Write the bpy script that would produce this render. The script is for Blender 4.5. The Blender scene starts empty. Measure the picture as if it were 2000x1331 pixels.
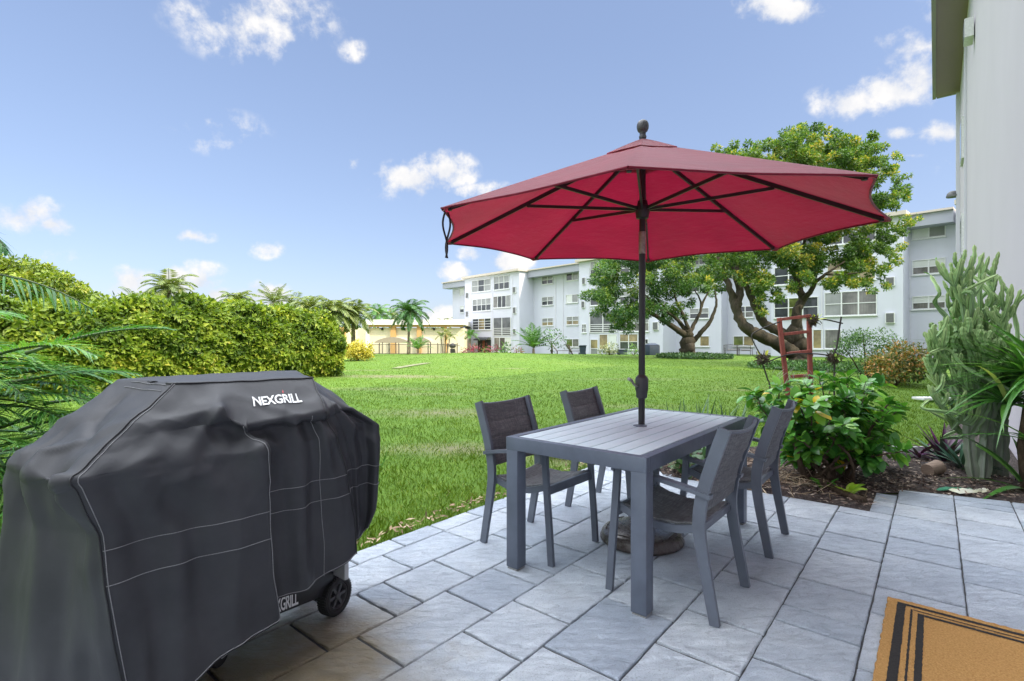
import bpy, bmesh, math, random
import numpy as np
from mathutils import Vector, Matrix
R = math.radians
random.seed(7); rng = np.random.default_rng(7)
scene = bpy.context.scene
COL = scene.collection
EYE = 1.278
TH = R(39.6); ST, CT = math.sin(TH), math.cos(TH)
RZ = math.pi/2 - TH                      # rotation of things aligned with the patio

def UW(u, w, z=0.0):                     # patio axes (u along the building, w out from it) -> world
    return Vector((u*ST - w*CT, u*CT + w*ST, z))
def A(px, py, Z):                        # a direction measured on the photo, at distance Z -> a place
    return Vector(((px-1000)/1000*Z, Z, EYE-(py-664.4)/1000*Z))
def ground_h(x, y):
    m = 0.42*math.exp(-((x+1.0)/(6.0 if x > -1 else 8.0))**2-((y-36)/11.0)**2)
    t = min(max((y-45)/40, 0), 1); t = t*t*(3-2*t)
    n = 0.03*math.sin(x*.33+1)*math.sin(y*.27)*min(max((math.hypot(x,y)-7)/10,0),1)
    return -0.035 + m - 0.85*t + n
def G(px, py):
    Z = EYE/(py-664.4)*1000
    for _ in range(6):
        x = (px-1000)/1000*Z
        h = max(ground_h(x, Z), -.035)
        Z = (EYE-h)/(py-664.4)*1000
    x = (px-1000)/1000*Z
    return Vector((x, Z, ground_h(x, Z)))

# ------------------------------------------------------------------ materials
def mat(name):
    m = bpy.data.materials.new(name); m.use_nodes = True
    nt = m.node_tree; nt.nodes.clear()
    out = nt.nodes.new('ShaderNodeOutputMaterial')
    return m, nt, out
def N(nt, t, **kw):
    n = nt.nodes.new(t)
    for k, v in kw.items():
        if k in n.inputs.keys(): n.inputs[k].default_value = v
        else: setattr(n, k, v)
    return n
def ramp(nt, fac, stops, interp='LINEAR'):
    r = nt.nodes.new('ShaderNodeValToRGB'); cr = r.color_ramp; cr.interpolation = interp
    while len(cr.elements) < len(stops): cr.elements.new(.5)
    for e, (p, c) in zip(cr.elements, stops):
        e.position = p; e.color = (*c, 1)
    nt.links.new(fac, r.inputs[0]); return r.outputs[0]
def mixc(nt, fac, a, b, mode='MIX'):
    m = nt.nodes.new('ShaderNodeMix'); m.data_type = 'RGBA'; m.blend_type = mode
    for sock, v in ((m.inputs[0], fac), (m.inputs[6], a), (m.inputs[7], b)):
        if hasattr(v, 'node'): nt.links.new(v, sock)
        else: sock.default_value = (*v, 1) if isinstance(v, tuple) and len(v) == 3 else v
    return m.outputs[2]
def math_(nt, op, a, b=None, c=None, clamp=False):
    m = nt.nodes.new('ShaderNodeMath'); m.operation = op; m.use_clamp = clamp
    for i, v in enumerate((a, b, c)):
        if v is None: continue
        if hasattr(v, 'node'): nt.links.new(v, m.inputs[i])
        else: m.inputs[i].default_value = v
    return m.outputs[0]
def noise(nt, scale, detail=4, rough=.55, coord='Object', vec=None, dist=0):
    if vec is None:
        tc = nt.nodes.new('ShaderNodeTexCoord'); vec = tc.outputs[coord]
    n = nt.nodes.new('ShaderNodeTexNoise'); n.inputs['Scale'].default_value = scale
    n.inputs['Detail'].default_value = detail; n.inputs['Roughness'].default_value = rough
    n.inputs['Distortion'].default_value = dist
    nt.links.new(vec, n.inputs['Vector']); return n.outputs['Fac']
def scaled(nt, s, coord='Object'):
    tc = nt.nodes.new('ShaderNodeTexCoord'); m = nt.nodes.new('ShaderNodeMapping')
    m.inputs['Scale'].default_value = s; nt.links.new(tc.outputs[coord], m.inputs['Vector'])
    return m.outputs[0]
def bump(nt, h, strength=.3, dist=.01, normal=None):
    b = nt.nodes.new('ShaderNodeBump'); b.inputs['Strength'].default_value = strength
    b.inputs['Distance'].default_value = dist; nt.links.new(h, b.inputs['Height'])
    if normal is not None: nt.links.new(normal, b.inputs['Normal'])
    return b.outputs[0]
def pbsdf(nt, out, color, rough=.6, metal=0, normal=None, spec=.5, **kw):
    b = nt.nodes.new('ShaderNodeBsdfPrincipled')
    for sock, v in (('Base Color', color), ('Roughness', rough), ('Metallic', metal)):
        if hasattr(v, 'node'): nt.links.new(v, b.inputs[sock])
        else: b.inputs[sock].default_value = (*v, 1) if isinstance(v, tuple) else v
    b.inputs['Specular IOR Level'].default_value = spec
    for k, v in kw.items(): b.inputs[k].default_value = v
    if normal is not None: nt.links.new(normal, b.inputs['Normal'])
    if out is not None: nt.links.new(b.outputs[0], out.inputs[0])
    return b
def simple(name, c1, c2=None, scale=20, rough=.6, metal=0, bstr=.15, bscale=None, bdist=.004, spec=.5, coord='Object', stretch=None):
    m, nt, out = mat(name)
    vec = scaled(nt, stretch, coord) if stretch else None
    f = noise(nt, scale, 5, .6, coord, vec)
    c2 = c2 or tuple(v*.75 for v in c1)
    col = ramp(nt, f, [(.3, c2), (.7, c1)])
    f2 = noise(nt, bscale or scale*6, 3, .6, coord, vec)
    r = math_(nt, 'MULTIPLY_ADD', f, .25, rough-.12, clamp=True)
    pbsdf(nt, out, col, r, metal, bump(nt, f2, bstr, bdist), spec)
    return m
def leafmat(name, stops, trans=.35, rough=.45, spec=.4, tcol=None, gain=1.55):
    stops = [(p, tuple(min(v*gain, .8) for v in c)) for p, c in stops]
    m, nt, out = mat(name)
    at = N(nt, 'ShaderNodeAttribute', attribute_name='tone')
    col = ramp(nt, at.outputs['Fac'], stops)
    b = pbsdf(nt, None, col, rough, 0, None, spec)
    t = N(nt, 'ShaderNodeBsdfTranslucent')
    tc = mixc(nt, 1.0, col, tcol or (1.0, 1.0, .35), 'MULTIPLY')
    nt.links.new(tc, t.inputs['Color'])
    mx = N(nt, 'ShaderNodeMixShader', Fac=trans)
    nt.links.new(b.outputs[0], mx.inputs[1]); nt.links.new(t.outputs[0], mx.inputs[2])
    nt.links.new(mx.outputs[0], out.inputs[0])
    return m

# ------------------------------------------------------------------ mesh helpers
class MB:
    def __init__(s): s.v = []; s.f = []; s.m = []
    def add(s, vs, fs, mi=0):
        o = len(s.v); s.v += [tuple(p) for p in vs]
        for f in fs: s.f.append([i+o for i in f]); s.m.append(mi)
        return s
    def box(s, c, size, M=None, mi=0, bev=0.0):
        hx, hy, hz = [d/2 for d in size]
        if bev <= 0:
            vs = [Vector((x, y, z)) for z in (-hz, hz) for x, y in ((-hx,-hy),(hx,-hy),(hx,hy),(-hx,hy))]
            fs = [(3,2,1,0),(4,5,6,7),(0,1,5,4),(1,2,6,5),(2,3,7,6),(3,0,4,7)]
        else:
            b = min(bev, hx*.9, hy*.9, hz*.9); vs = []
            bm = bmesh.new(); bmesh.ops.create_cube(bm, size=1)
            for v in bm.verts: v.co = Vector((v.co.x*2*hx, v.co.y*2*hy, v.co.z*2*hz))
            bmesh.ops.bevel(bm, geom=bm.edges[:], offset=b, segments=2, profile=.6, affect='EDGES')
            bm.verts.index_update()
            vs = [v.co.copy() for v in bm.verts]; fs = [[v.index for v in f.verts] for f in bm.faces]; bm.free()
        if M is not None: vs = [M @ v for v in vs]
        c = Vector(c); return s.add([v+c for v in vs], fs, mi)
    def bar(s, p, q, w, h, up=Vector((0,0,1)), mi=0, bev=0.0):
        p, q = Vector(p), Vector(q); d = q-p; L = d.length; d.normalize()
        x = d.cross(Vector(up)); x = x.normalized() if x.length > 1e-5 else d.orthogonal().normalized()
        z = x.cross(d)
        M = Matrix((x, d, z)).transposed()
        return s.box((p+q)/2, (w, L, h), M, mi, bev)
    def tube(s, pts, r, n=8, mi=0, cap=True):
        pts = [Vector(p) for p in pts]; k = len(pts)
        rs = r if isinstance(r, (list, tuple)) else [r]*k
        vs = []; fs = []; ref = None
        for i, p in enumerate(pts):
            d = (pts[min(i+1, k-1)]-pts[max(i-1, 0)]).normalized()
            if ref is None: ref = d.orthogonal().normalized()
            ref = (ref-d*ref.dot(d)); ref = ref.normalized() if ref.length > 1e-6 else d.orthogonal().normalized()
            b = d.cross(ref)
            for j in range(n):
                a = 2*math.pi*j/n; vs.append(p+(ref*math.cos(a)+b*math.sin(a))*rs[i])
        for i in range(k-1):
            for j in range(n):
                j2 = (j+1) % n; fs.append((i*n+j, i*n+j2, (i+1)*n+j2, (i+1)*n+j))
        if cap: fs += [tuple(range(n-1, -1, -1)), tuple((k-1)*n+j for j in range(n))]
        return s.add(vs, fs, mi)
    def ribbon(s, pts, w, h, side, mi=0):      # rectangular bar following a path; side = constant axis of width w
        pts = [Vector(p) for p in pts]; side = Vector(side).normalized(); k = len(pts); vs = []; fs = []
        hs = h if isinstance(h, (list, tuple)) else [h]*k
        for i, p in enumerate(pts):
            d = (pts[min(i+1, k-1)]-pts[max(i-1, 0)]).normalized(); up = side.cross(d).normalized()
            for a, b in ((-1,-1),(1,-1),(1,1),(-1,1)): vs.append(p+side*a*w/2+up*b*hs[i]/2)
        for i in range(k-1):
            for j in range(4):
                j2 = (j+1) % 4; fs.append((i*4+j, i*4+j2, i*4+4+j2, i*4+4+j))
        fs += [(3,2,1,0), tuple((k-1)*4+j for j in range(4))]
        return s.add(vs, fs, mi)
    def lathe(s, prof, c=(0,0,0), n=24, mi=0, axis=None, cap=True):
        c = Vector(c); vs = []; fs = []
        for r, z in prof:
            for j in range(n):
                a = 2*math.pi*j/n; v = Vector((r*math.cos(a), r*math.sin(a), z))
                if axis is not None: v = axis @ v
                vs.append(c+v)
        for i in range(len(prof)-1):
            for j in range(n):
                j2 = (j+1) % n; fs.append((i*n+j, i*n+j2, (i+1)*n+j2, (i+1)*n+j))
        if cap: fs.append(tuple(range(n-1,-1,-1))); fs.append(tuple((len(prof)-1)*n+j for j in range(n)))
        return s.add(vs, fs, mi)
    def quad(s, a, b, c, d, mi=0): return s.add([a,b,c,d], [(0,1,2,3)], mi)
    def build(s, name, mats, parent=None, smooth=False, angle=None, loc=None):
        me = bpy.data.meshes.new(name); me.from_pydata(s.v, [], s.f)
        if not isinstance(mats, (list, tuple)): mats = [mats]
        for m in mats: me.materials.append(m)
        me.polygons.foreach_set('material_index', s.m)
        if smooth or angle: me.polygons.foreach_set('use_smooth', [True]*len(s.f))
        me.update()
        if angle:
            try: me.set_sharp_from_angle(angle=angle)
            except Exception: pass
        o = bpy.data.objects.new(name, me); COL.objects.link(o)
        if parent is not None:
            o.parent = parent
        if loc is not None: o.location = loc
        return o
def thing(name, label, cat, loc=(0,0,0), rz=0, group=None):
    o = bpy.data.objects.new(name, None); COL.objects.link(o); o.empty_display_size = .1
    o.location = loc; o.rotation_euler = (0, 0, rz); o['label'] = label; o['category'] = cat
    if group: o['group'] = group
    return o
def tag(o, label=None, cat=None, group=None, kind=None):
    for k, v in (('label', label), ('category', cat), ('group', group), ('kind', kind)):
        if v: o[k] = v
    return o
def copy_thing(o, loc, rz, label):
    c = o.copy(); COL.objects.link(c); c.location = loc; c.rotation_euler = (0, 0, rz); c['label'] = label
    for ch in list(o.children):
        d = ch.copy(); COL.objects.link(d); d.parent = c
        for g in ch.children:
            e = g.copy(); COL.objects.link(e); e.parent = d
    return c
def unit(a): return a/np.maximum(np.linalg.norm(a, axis=1, keepdims=True), 1e-9)
def npmesh(name, V, F, mats, parent=None, tone=None, smooth=False, mi=None):
    """V (n,3), F (m,k) all faces of k corners"""
    me = bpy.data.meshes.new(name); V = np.asarray(V, dtype=np.float32); F = np.asarray(F, dtype=np.int32)
    m, k = F.shape
    me.vertices.add(len(V)); me.vertices.foreach_set('co', V.ravel())
    me.loops.add(m*k); me.loops.foreach_set('vertex_index', F.ravel())
    me.polygons.add(m); me.polygons.foreach_set('loop_start', np.arange(0, m*k, k, dtype=np.int32))
    if not isinstance(mats, (list, tuple)): mats = [mats]
    for q in mats: me.materials.append(q)
    if mi is not None: me.polygons.foreach_set('material_index', np.asarray(mi, dtype=np.int32))
    me.polygons.foreach_set('use_smooth', np.full(m, smooth, dtype=bool))
    if tone is not None:
        at = me.attributes.new('tone', 'FLOAT', 'POINT'); at.data.foreach_set('value', np.asarray(tone, dtype=np.float32))
    me.update(calc_edges=True)
    o = bpy.data.objects.new(name, me); COL.objects.link(o)
    if parent is not None: o.parent = parent
    return o
def leaf_arrays(C, D, Nn, L, W, tone, fold=.12):
    """diamond leaf: base, side, tip, side (two triangles each side folded a little)"""
    D = unit(D); S = unit(np.cross(D, Nn)); U = np.cross(S, D)
    L = np.asarray(L)[:, None]; W = np.asarray(W)[:, None]
    base = C; tip = C+D*L; mid = C+D*L*.45
    a = mid+S*W*.5+U*W*fold; b = mid-S*W*.5+U*W*fold
    V = np.stack([base, a, tip, b], 1).reshape(-1, 3)
    n = len(C); F = np.arange(n*4).reshape(n, 4)
    return V, F, np.repeat(tone, 4)
def big_leaf_arrays(C, D, Nn, L, W, tone, droop=.25, fold=.18, nseg=4, shape=None):
    """curved leaf with a midrib: 3 verts per station"""
    n = len(C); D = unit(D); S = unit(np.cross(D, Nn)); U = np.cross(S, D)
    L = np.asarray(L)[:, None]; W = np.asarray(W)[:, None]
    ts = np.linspace(0, 1, nseg+1); sh = shape or (lambda t: (max(math.sin(math.pi*min(t*.92+.04, 1)), 0))**.8)
    rows = []
    for t in ts:
        ctr = C+D*L*t-U*L*droop*t*t
        w = W*.5*sh(t)
        rows += [ctr+S*w+U*w*fold*2, ctr, ctr-S*w+U*w*fold*2]
    V = np.stack(rows, 1).reshape(-1, 3); k = 3*(nseg+1)
    f = []
    for i in range(nseg):
        o = 3*i; f += [(o, o+1, o+4, o+3), (o+1, o+2, o+5, o+4)]
    F = (np.asarray(f)[None]+(np.arange(n)*k)[:, None, None]).reshape(-1, 4)
    return V, F, np.repeat(tone, k)
def rand_dirs(n):
    return unit(rng.normal(size=(n, 3)))
def clump_leaves(clumps, per, Lr, Wr, up=.5, shell=.55, tone0=.5, tvar=.18, flat=.8, cvar=.16):
    """clumps: list of (center, radius). Leaf cards spread through each clump."""
    Cs, Ds, Ns, Ts = [], [], [], []
    for c, r in clumps:
        n = max(6, int(per*r*r)); d = rand_dirs(n); rad = r*(shell+(1-shell)*rng.random(n))**1.0
        rad *= np.where(rng.random(n) < .25, rng.random(n), 1)
        P = np.asarray(c)[None]+d*rad[:, None]*np.array([1, 1, flat])[None]
        Cs.append(P); Ds.append(unit(d+rand_dirs(n)*.8+np.array([0, 0, -.15]))); Ns.append(unit(d*.6+rand_dirs(n)*.6+np.array([0, 0, up])))
        Ts.append(np.clip(tone0+rng.normal()*cvar+rng.normal(size=n)*tvar+d[:, 2]*.08, 0, 1))
    C = np.concatenate(Cs); n = len(C)
    L = rng.uniform(*Lr, n); W = rng.uniform(*Wr, n)
    return leaf_arrays(C, np.concatenate(Ds), np.concatenate(Ns), L, W, np.concatenate(Ts))
def merge(parts):
    V, F, T = [], [], []; o = 0
    for v, f, t in parts: V.append(v); F.append(f+o); T.append(t); o += len(v)
    return np.concatenate(V), np.concatenate(F), np.concatenate(T)
def local(root, p):                         # world point -> coordinates of an unrotated thing
    return Vector(p)-root.location

def wp(o, root):                            # a part whose mesh is in place coordinates, under a thing standing at root
    o.parent = root; o.location = -root.location; return o

# ------------------------------------------------------------------ camera, sun, sky
cam = bpy.data.cameras.new('camera'); cam.lens = 18.0; cam.sensor_width = 36; cam.clip_end = 3000; cam.clip_start = .05
co = bpy.data.objects.new('camera', cam); COL.objects.link(co); co.location = (0, 0, EYE); co.rotation_euler = (math.pi/2, 0, 0)
scene.camera = co
scene.view_settings.view_transform = 'Standard'; scene.view_settings.look = 'None'
scene.view_settings.exposure = 0; scene.view_settings.gamma = 1
ELEV = R(42); SX, SY = .85, -.527
sdir = Vector((SX*math.cos(ELEV), SY*math.cos(ELEV), math.sin(ELEV))).normalized()
sun = bpy.data.lights.new('sun', 'SUN'); sun.energy = 5.0; sun.angle = R(.5); sun.color = (1, .87, .66)
so = bpy.data.objects.new('sun', sun); COL.objects.link(so); so.rotation_euler = (-sdir).to_track_quat('-Z', 'Y').to_euler(); so.location = (0, 0, 40)

world = bpy.data.worlds.new('World'); scene.world = world; world.use_nodes = True
nt = world.node_tree; nt.nodes.clear()
wo = nt.nodes.new('ShaderNodeOutputWorld'); bg = nt.nodes.new('ShaderNodeBackground'); bg.inputs['Strength'].default_value = .15
nt.links.new(bg.outputs[0], wo.inputs[0])
sky = nt.nodes.new('ShaderNodeTexSky'); sky.sky_type = 'NISHITA'; sky.sun_disc = False
sky.sun_elevation = ELEV; sky.sun_rotation = math.atan2(SX, SY); sky.air_density = 1.0; sky.dust_density = 1.2; sky.ozone_density = 1.6
SKYTINT = (1.0, 1.0, 1.0); SKYADD = (0, 0, 0)
tc = nt.nodes.new('ShaderNodeTexCoord'); sep = nt.nodes.new('ShaderNodeSeparateXYZ'); nt.links.new(tc.outputs['Generated'], sep.inputs[0])
yc = math_(nt, 'MAXIMUM', sep.outputs[1], .04)
px_ = math_(nt, 'DIVIDE', sep.outputs[0], yc); pz_ = math_(nt, 'DIVIDE', sep.outputs[2], yc)
comb = nt.nodes.new('ShaderNodeCombineXYZ'); nt.links.new(px_, comb.inputs[0]); nt.links.new(pz_, comb.inputs[1])
nz = noise(nt, 13, 7, .58, 'Generated'); nz2 = noise(nt, 42, 5, .6, 'Generated')
CLOUDS = [(505,45,125,62,.62),(450,20,110,45,.45),(555,20,60,50,.6),(690,98,24,20,.5),(430,258,80,34,.32),(370,278,30,16,.4),
 (812,352,72,34,1.0),(868,335,52,34,1.0),(790,340,45,22,.8),(905,372,50,14,.5),(55,420,70,30,1),(105,436,50,22,.9),(375,461,44,13,.8),(520,487,28,16,.6),(692,318,18,14,.45),
 (255,552,46,30,1),(385,552,58,34,1),(352,545,40,22,1),(425,575,42,20,1),(505,576,52,24,1.1),(535,580,28,18,1),(1000,508,36,26,1.2),(885,530,27,16,1),(918,494,22,12,.8),(962,363,30,10,.35),
 (1525,22,75,28,1),(1500,5,60,20,.8),(1665,198,68,32,1.1),(1745,178,66,34,1.1),(1795,150,50,60,1.0),(1765,95,70,40,.8),(1755,258,38,14,.9),(1835,258,55,22,.9),(1782,303,30,7,.7),(868,618,36,18,.8),(80,505,80,18,.4),(1840,40,60,40,.4),(1860,320,40,20,.3)]
acc = None
for (cx, cy, sx, sy, al) in CLOUDS:
    s = nt.nodes.new('ShaderNodeVectorMath'); s.operation = 'SUBTRACT'; nt.links.new(comb.outputs[0], s.inputs[0])
    s.inputs[1].default_value = ((cx-1000)/1000, (664.4-cy)/1000, 0)
    d = nt.nodes.new('ShaderNodeVectorMath'); d.operation = 'MULTIPLY'; nt.links.new(s.outputs[0], d.inputs[0]); d.inputs[1].default_value = (1000/sx/1.5, 1000/sy/1.5, 0)
    l = nt.nodes.new('ShaderNodeVectorMath'); l.operation = 'LENGTH'; nt.links.new(d.outputs[0], l.inputs[0])
    b = math_(nt, 'MULTIPLY_ADD', l.outputs['Value'], -al, al)
    acc = b if acc is None else math_(nt, 'MAXIMUM', acc, b)
nn = math_(nt, 'ADD', math_(nt, 'MULTIPLY_ADD', nz, 2.7, -1.35), math_(nt, 'MULTIPLY_ADD', nz2, 1.1, -.55))
cv = math_(nt, 'ADD', acc, nn)
mr = nt.nodes.new('ShaderNodeMapRange'); mr.interpolation_type = 'SMOOTHSTEP'; nt.links.new(cv, mr.inputs[0])
mr.inputs[1].default_value = .06; mr.inputs[2].default_value = .80
# only where a cloud is (no noise islands away from blobs)
pos = nt.nodes.new('ShaderNodeMapRange'); nt.links.new(acc, pos.inputs[0]); pos.inputs[1].default_value = 0.0; pos.inputs[2].default_value = .18
front = math_(nt, 'GREATER_THAN', sep.outputs[1], .05)
mk = math_(nt, 'MULTIPLY', math_(nt, 'MULTIPLY', mr.outputs[0], pos.outputs[0]), front)
# added unseen clouds overhead, beside and behind the viewpoint, to brighten the shaded patio
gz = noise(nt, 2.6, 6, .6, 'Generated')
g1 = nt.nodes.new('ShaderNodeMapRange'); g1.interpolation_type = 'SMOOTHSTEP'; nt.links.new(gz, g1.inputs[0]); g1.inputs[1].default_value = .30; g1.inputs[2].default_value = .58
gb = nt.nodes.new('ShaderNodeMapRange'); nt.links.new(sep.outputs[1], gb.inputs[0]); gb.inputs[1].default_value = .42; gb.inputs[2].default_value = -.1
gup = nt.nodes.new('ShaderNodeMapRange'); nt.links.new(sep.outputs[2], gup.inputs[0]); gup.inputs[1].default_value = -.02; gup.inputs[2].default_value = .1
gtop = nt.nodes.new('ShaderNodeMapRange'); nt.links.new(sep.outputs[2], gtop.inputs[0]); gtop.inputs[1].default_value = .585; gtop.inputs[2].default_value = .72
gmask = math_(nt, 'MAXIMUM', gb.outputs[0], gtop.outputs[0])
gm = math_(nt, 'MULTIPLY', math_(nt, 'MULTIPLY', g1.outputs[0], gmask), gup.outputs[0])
skyc = mixc(nt, 1.0, sky.outputs[0], (1.7, 1.6, 1.65), 'MULTIPLY')
skyc = mixc(nt, .55, skyc, (2.35, 3.15, 4.95))
haze = nt.nodes.new('ShaderNodeMapRange'); nt.links.new(sep.outputs[2], haze.inputs[0]); haze.inputs[1].default_value = -.05; haze.inputs[2].default_value = .5; haze.inputs[3].default_value = 1; haze.inputs[4].default_value = 0
skyc = mixc(nt, math_(nt, 'MULTIPLY', haze.outputs[0], .14), skyc, (4.6, 5.2, 5.9))
cloudc = mixc(nt, ramp(nt, nz, [(.35, (0, 0, 0)), (.6, (1, 1, 1))]), (5.3, 5.5, 6.0), (7.1, 6.95, 6.8))
fin = mixc(nt, mk, skyc, cloudc)
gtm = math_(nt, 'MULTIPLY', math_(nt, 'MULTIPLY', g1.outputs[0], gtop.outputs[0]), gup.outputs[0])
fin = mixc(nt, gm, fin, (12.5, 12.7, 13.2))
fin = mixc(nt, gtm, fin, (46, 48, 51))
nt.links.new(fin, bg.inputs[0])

# ------------------------------------------------------------------ ground
def grass_mat():
    m, nt, out = mat('lawn_grass')
    f1 = noise(nt, .22, 4, .6); f2 = noise(nt, 2.2, 5, .65); f3 = noise(nt, 55, 3, .7)
    c = ramp(nt, f2, [(.25, (.065, .13, .014)), (.55, (.11, .20, .022)), (.8, (.165, .245, .038))])
    c = mixc(nt, math_(nt, 'MULTIPLY', ramp(nt, f1, [(.5, (0,0,0)), (.72, (1,1,1))]), .45), c, (.17, .21, .055))
    c = mixc(nt, math_(nt, 'MULTIPLY', f3, .4), c, (.05, .11, .010))
    # worn, dry places in the lawn
    tc = nt.nodes.new('ShaderNodeTexCoord')
    for (x, y, rx, ry, k) in DRY:
        s = nt.nodes.new('ShaderNodeVectorMath'); s.operation = 'SUBTRACT'; nt.links.new(tc.outputs['Object'], s.inputs[0]); s.inputs[1].default_value = (x, y, 0)
        d = nt.nodes.new('ShaderNodeVectorMath'); d.operation = 'MULTIPLY'; nt.links.new(s.outputs[0], d.inputs[0]); d.inputs[1].default_value = (1/rx, 1/ry, 0)
        l = nt.nodes.new('ShaderNodeVectorMath'); l.operation = 'LENGTH'; nt.links.new(d.outputs[0], l.inputs[0])
        v = math_(nt, 'SUBTRACT', math_(nt, 'MULTIPLY_ADD', f2, 1.3, .3), l.outputs['Value'], clamp=True)
        c = mixc(nt, math_(nt, 'MULTIPLY', v, k), c, (.20, .17, .115))
    pbsdf(nt, out, c, .8, 0, bump(nt, f3, .6, .03), .2)
    return m
DRY = [(-4.3, 18.2, 3.0, 1.0, 1.0), (-1.2, 9.3, 2.0, .8, .7), (-.7, 6.2, 1.3, .6, .75), (.1, 22.5, 1.0, .35, .6), (-2.0, 12.5, 1.5, .5, .4), (6.0, 13.5, 1.6, .35, .4), (-3.4, 13.8, 2.4, .7, .45), (2.4, 10.2, 1.8, .5, .35), (4.2, 17.5, 3.0, .8, .35), (-6.2, 21.5, 2.2, .5, .6), (.6, 5.6, .9, .35, .7)]
M_grass = grass_mat()
def axis(fine0, fine1, step, lo, hi):
    a = list(np.arange(fine0, fine1+1e-6, step)); s = step
    while a[-1] < hi: s *= 1.35; a.append(a[-1]+s)
    s = step; b = []
    x = fine0
    while x > lo: s *= 1.35; x -= s; b.append(x)
    return np.array(b[::-1]+a)
gx = axis(-30, 36, .6, -900, 900); gy = axis(-2, 90, .6, -300, 1500)
V = np.array([(x, y, ground_h(x, y)) for y in gy for x in gx]); nx = len(gx)
ii = np.arange(len(gy)-1)[:, None]*nx+np.arange(nx-1)[None]; ii = ii.ravel()
gr = npmesh('ground', V, np.stack([ii, ii+1, ii+1+nx, ii+nx], 1), M_grass, smooth=True); tag(gr, kind='structure')

# ------------------------------------------------------------------ patio
def paver_mat():
    m, nt, out = mat('slate_textured_concrete_paver')
    at = N(nt, 'ShaderNodeAttribute', attribute_name='tone')
    f1 = noise(nt, 3.2, 6, .62); st = scaled(nt, (4.5, 9.0, 6)); f2 = noise(nt, 2.6, 9, .74, vec=st, dist=.9); f3 = noise(nt, 160, 3, .7); f4 = noise(nt, 26, 4, .7)
    c = ramp(nt, f1, [(.28, (.43, .48, .55)), (.55, (.57, .625, .69)), (.78, (.68, .725, .77))])
    c = mixc(nt, 1.0, c, ramp(nt, at.outputs['Fac'], [(0, (.82, .85, .89)), (.5, (.99, 1.0, 1.01)), (1, (1.12, 1.11, 1.09))]), 'MULTIPLY')
    c = mixc(nt, math_(nt, 'MULTIPLY', ramp(nt, f2, [(.36, (1,1,1)), (.48, (0,0,0))]), .36), c, (.22, .25, .29))
    c = mixc(nt, math_(nt, 'MULTIPLY', ramp(nt, f3, [(.32, (1,1,1)), (.46, (0,0,0))]), .5), c, (.15, .165, .185))
    c = mixc(nt, math_(nt, 'MULTIPLY', ramp(nt, f4, [(.58, (0,0,0)), (.75, (1,1,1))]), .22), c, (.62, .64, .67))
    f5 = noise(nt, 1.1, 5, .65)
    c = mixc(nt, math_(nt, 'MULTIPLY', ramp(nt, f5, [(.55, (0,0,0)), (.75, (1,1,1))]), .4), c, (.37, .37, .37))
    # rusty brown grime around the barbecue
    tc = nt.nodes.new('ShaderNodeTexCoord')
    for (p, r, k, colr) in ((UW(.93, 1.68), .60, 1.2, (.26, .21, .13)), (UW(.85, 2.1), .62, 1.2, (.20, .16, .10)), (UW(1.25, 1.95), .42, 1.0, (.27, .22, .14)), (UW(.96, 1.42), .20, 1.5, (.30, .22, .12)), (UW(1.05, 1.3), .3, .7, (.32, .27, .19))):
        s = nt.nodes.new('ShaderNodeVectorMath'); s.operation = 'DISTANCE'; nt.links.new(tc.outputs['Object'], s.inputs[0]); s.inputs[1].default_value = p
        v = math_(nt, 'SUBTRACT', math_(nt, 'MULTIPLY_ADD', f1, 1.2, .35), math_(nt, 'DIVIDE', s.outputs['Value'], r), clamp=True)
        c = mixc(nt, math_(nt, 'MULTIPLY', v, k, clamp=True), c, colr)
    n = bump(nt, f2, 1.0, .026); n = bump(nt, f3, .35, .003, n); n = bump(nt, f1, .5, .02, n)
    pbsdf(nt, out, c, math_(nt, 'MULTIPLY_ADD', f1, .3, .35, clamp=True), 0, n, .35)
    return m
M_paver = paver_mat()
M_joint = simple('dark_joint_sand', (.10, .10, .105), (.04, .042, .046), 60, .95, bstr=.6)
ROWS = [(2.54, 2.705, [1.70, 2.038, 2.367, 2.73, 3.15, 3.52, 3.87, 4.05, 4.40, 4.75]),
 (2.255, 2.54, [.95, 1.33, 1.86, 2.36, 2.90, 3.27, 3.62, 4.15, 4.50]),
 (1.93, 2.255, [.78, 1.145, 1.49, 1.655, 2.007, 2.523, 3.03, 3.38, 3.91, 4.25]),
 (1.605, 1.93, [.40, .75, 1.28, 1.805, 2.15, 2.31, 2.66, 3.2, 3.55, 4.08, 4.43]),
 (1.27, 1.605, [.55, 1.08, 1.60, 1.947, 2.47, 2.98, 3.33, 3.86, 4.03, 4.38]),
 (.92, 1.27, [.35, .88, 1.21, 1.74, 2.268, 2.627, 3.14, 3.49, 3.85, 4.2]),
 (.575, .92, [.30, .82, 1.19, 1.54, 2.065, 2.415, 2.948, 3.304, 3.838, 4.175]),
 (.24, .575, [.45, .98, 1.33, 1.69, 2.223, 2.58, 2.752, 3.123, 3.632, 3.982, 4.508, 4.875]),
 (-.115, .24, [.36, .72, 1.25, 1.60, 2.1, 2.41, 2.936, 3.277, 3.808, 4.153, 4.685, 5.04]),
 (-.46, -.115, [.5, 1.03, 1.38, 1.9, 2.26, 2.79, 3.1, 3.615, 3.977, 4.502, 4.878, 5.3]),
 (-.675, -.46, [.3, .9, 1.5, 2.1, 2.7, 3.3, 3.9, 4.5, 5.1])]
def far_edge(w):
    if w > 1.95: return 4.85
    if w > .42: return 4.67
    return None
bmv, bmf, bmt = [], [], []
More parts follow.
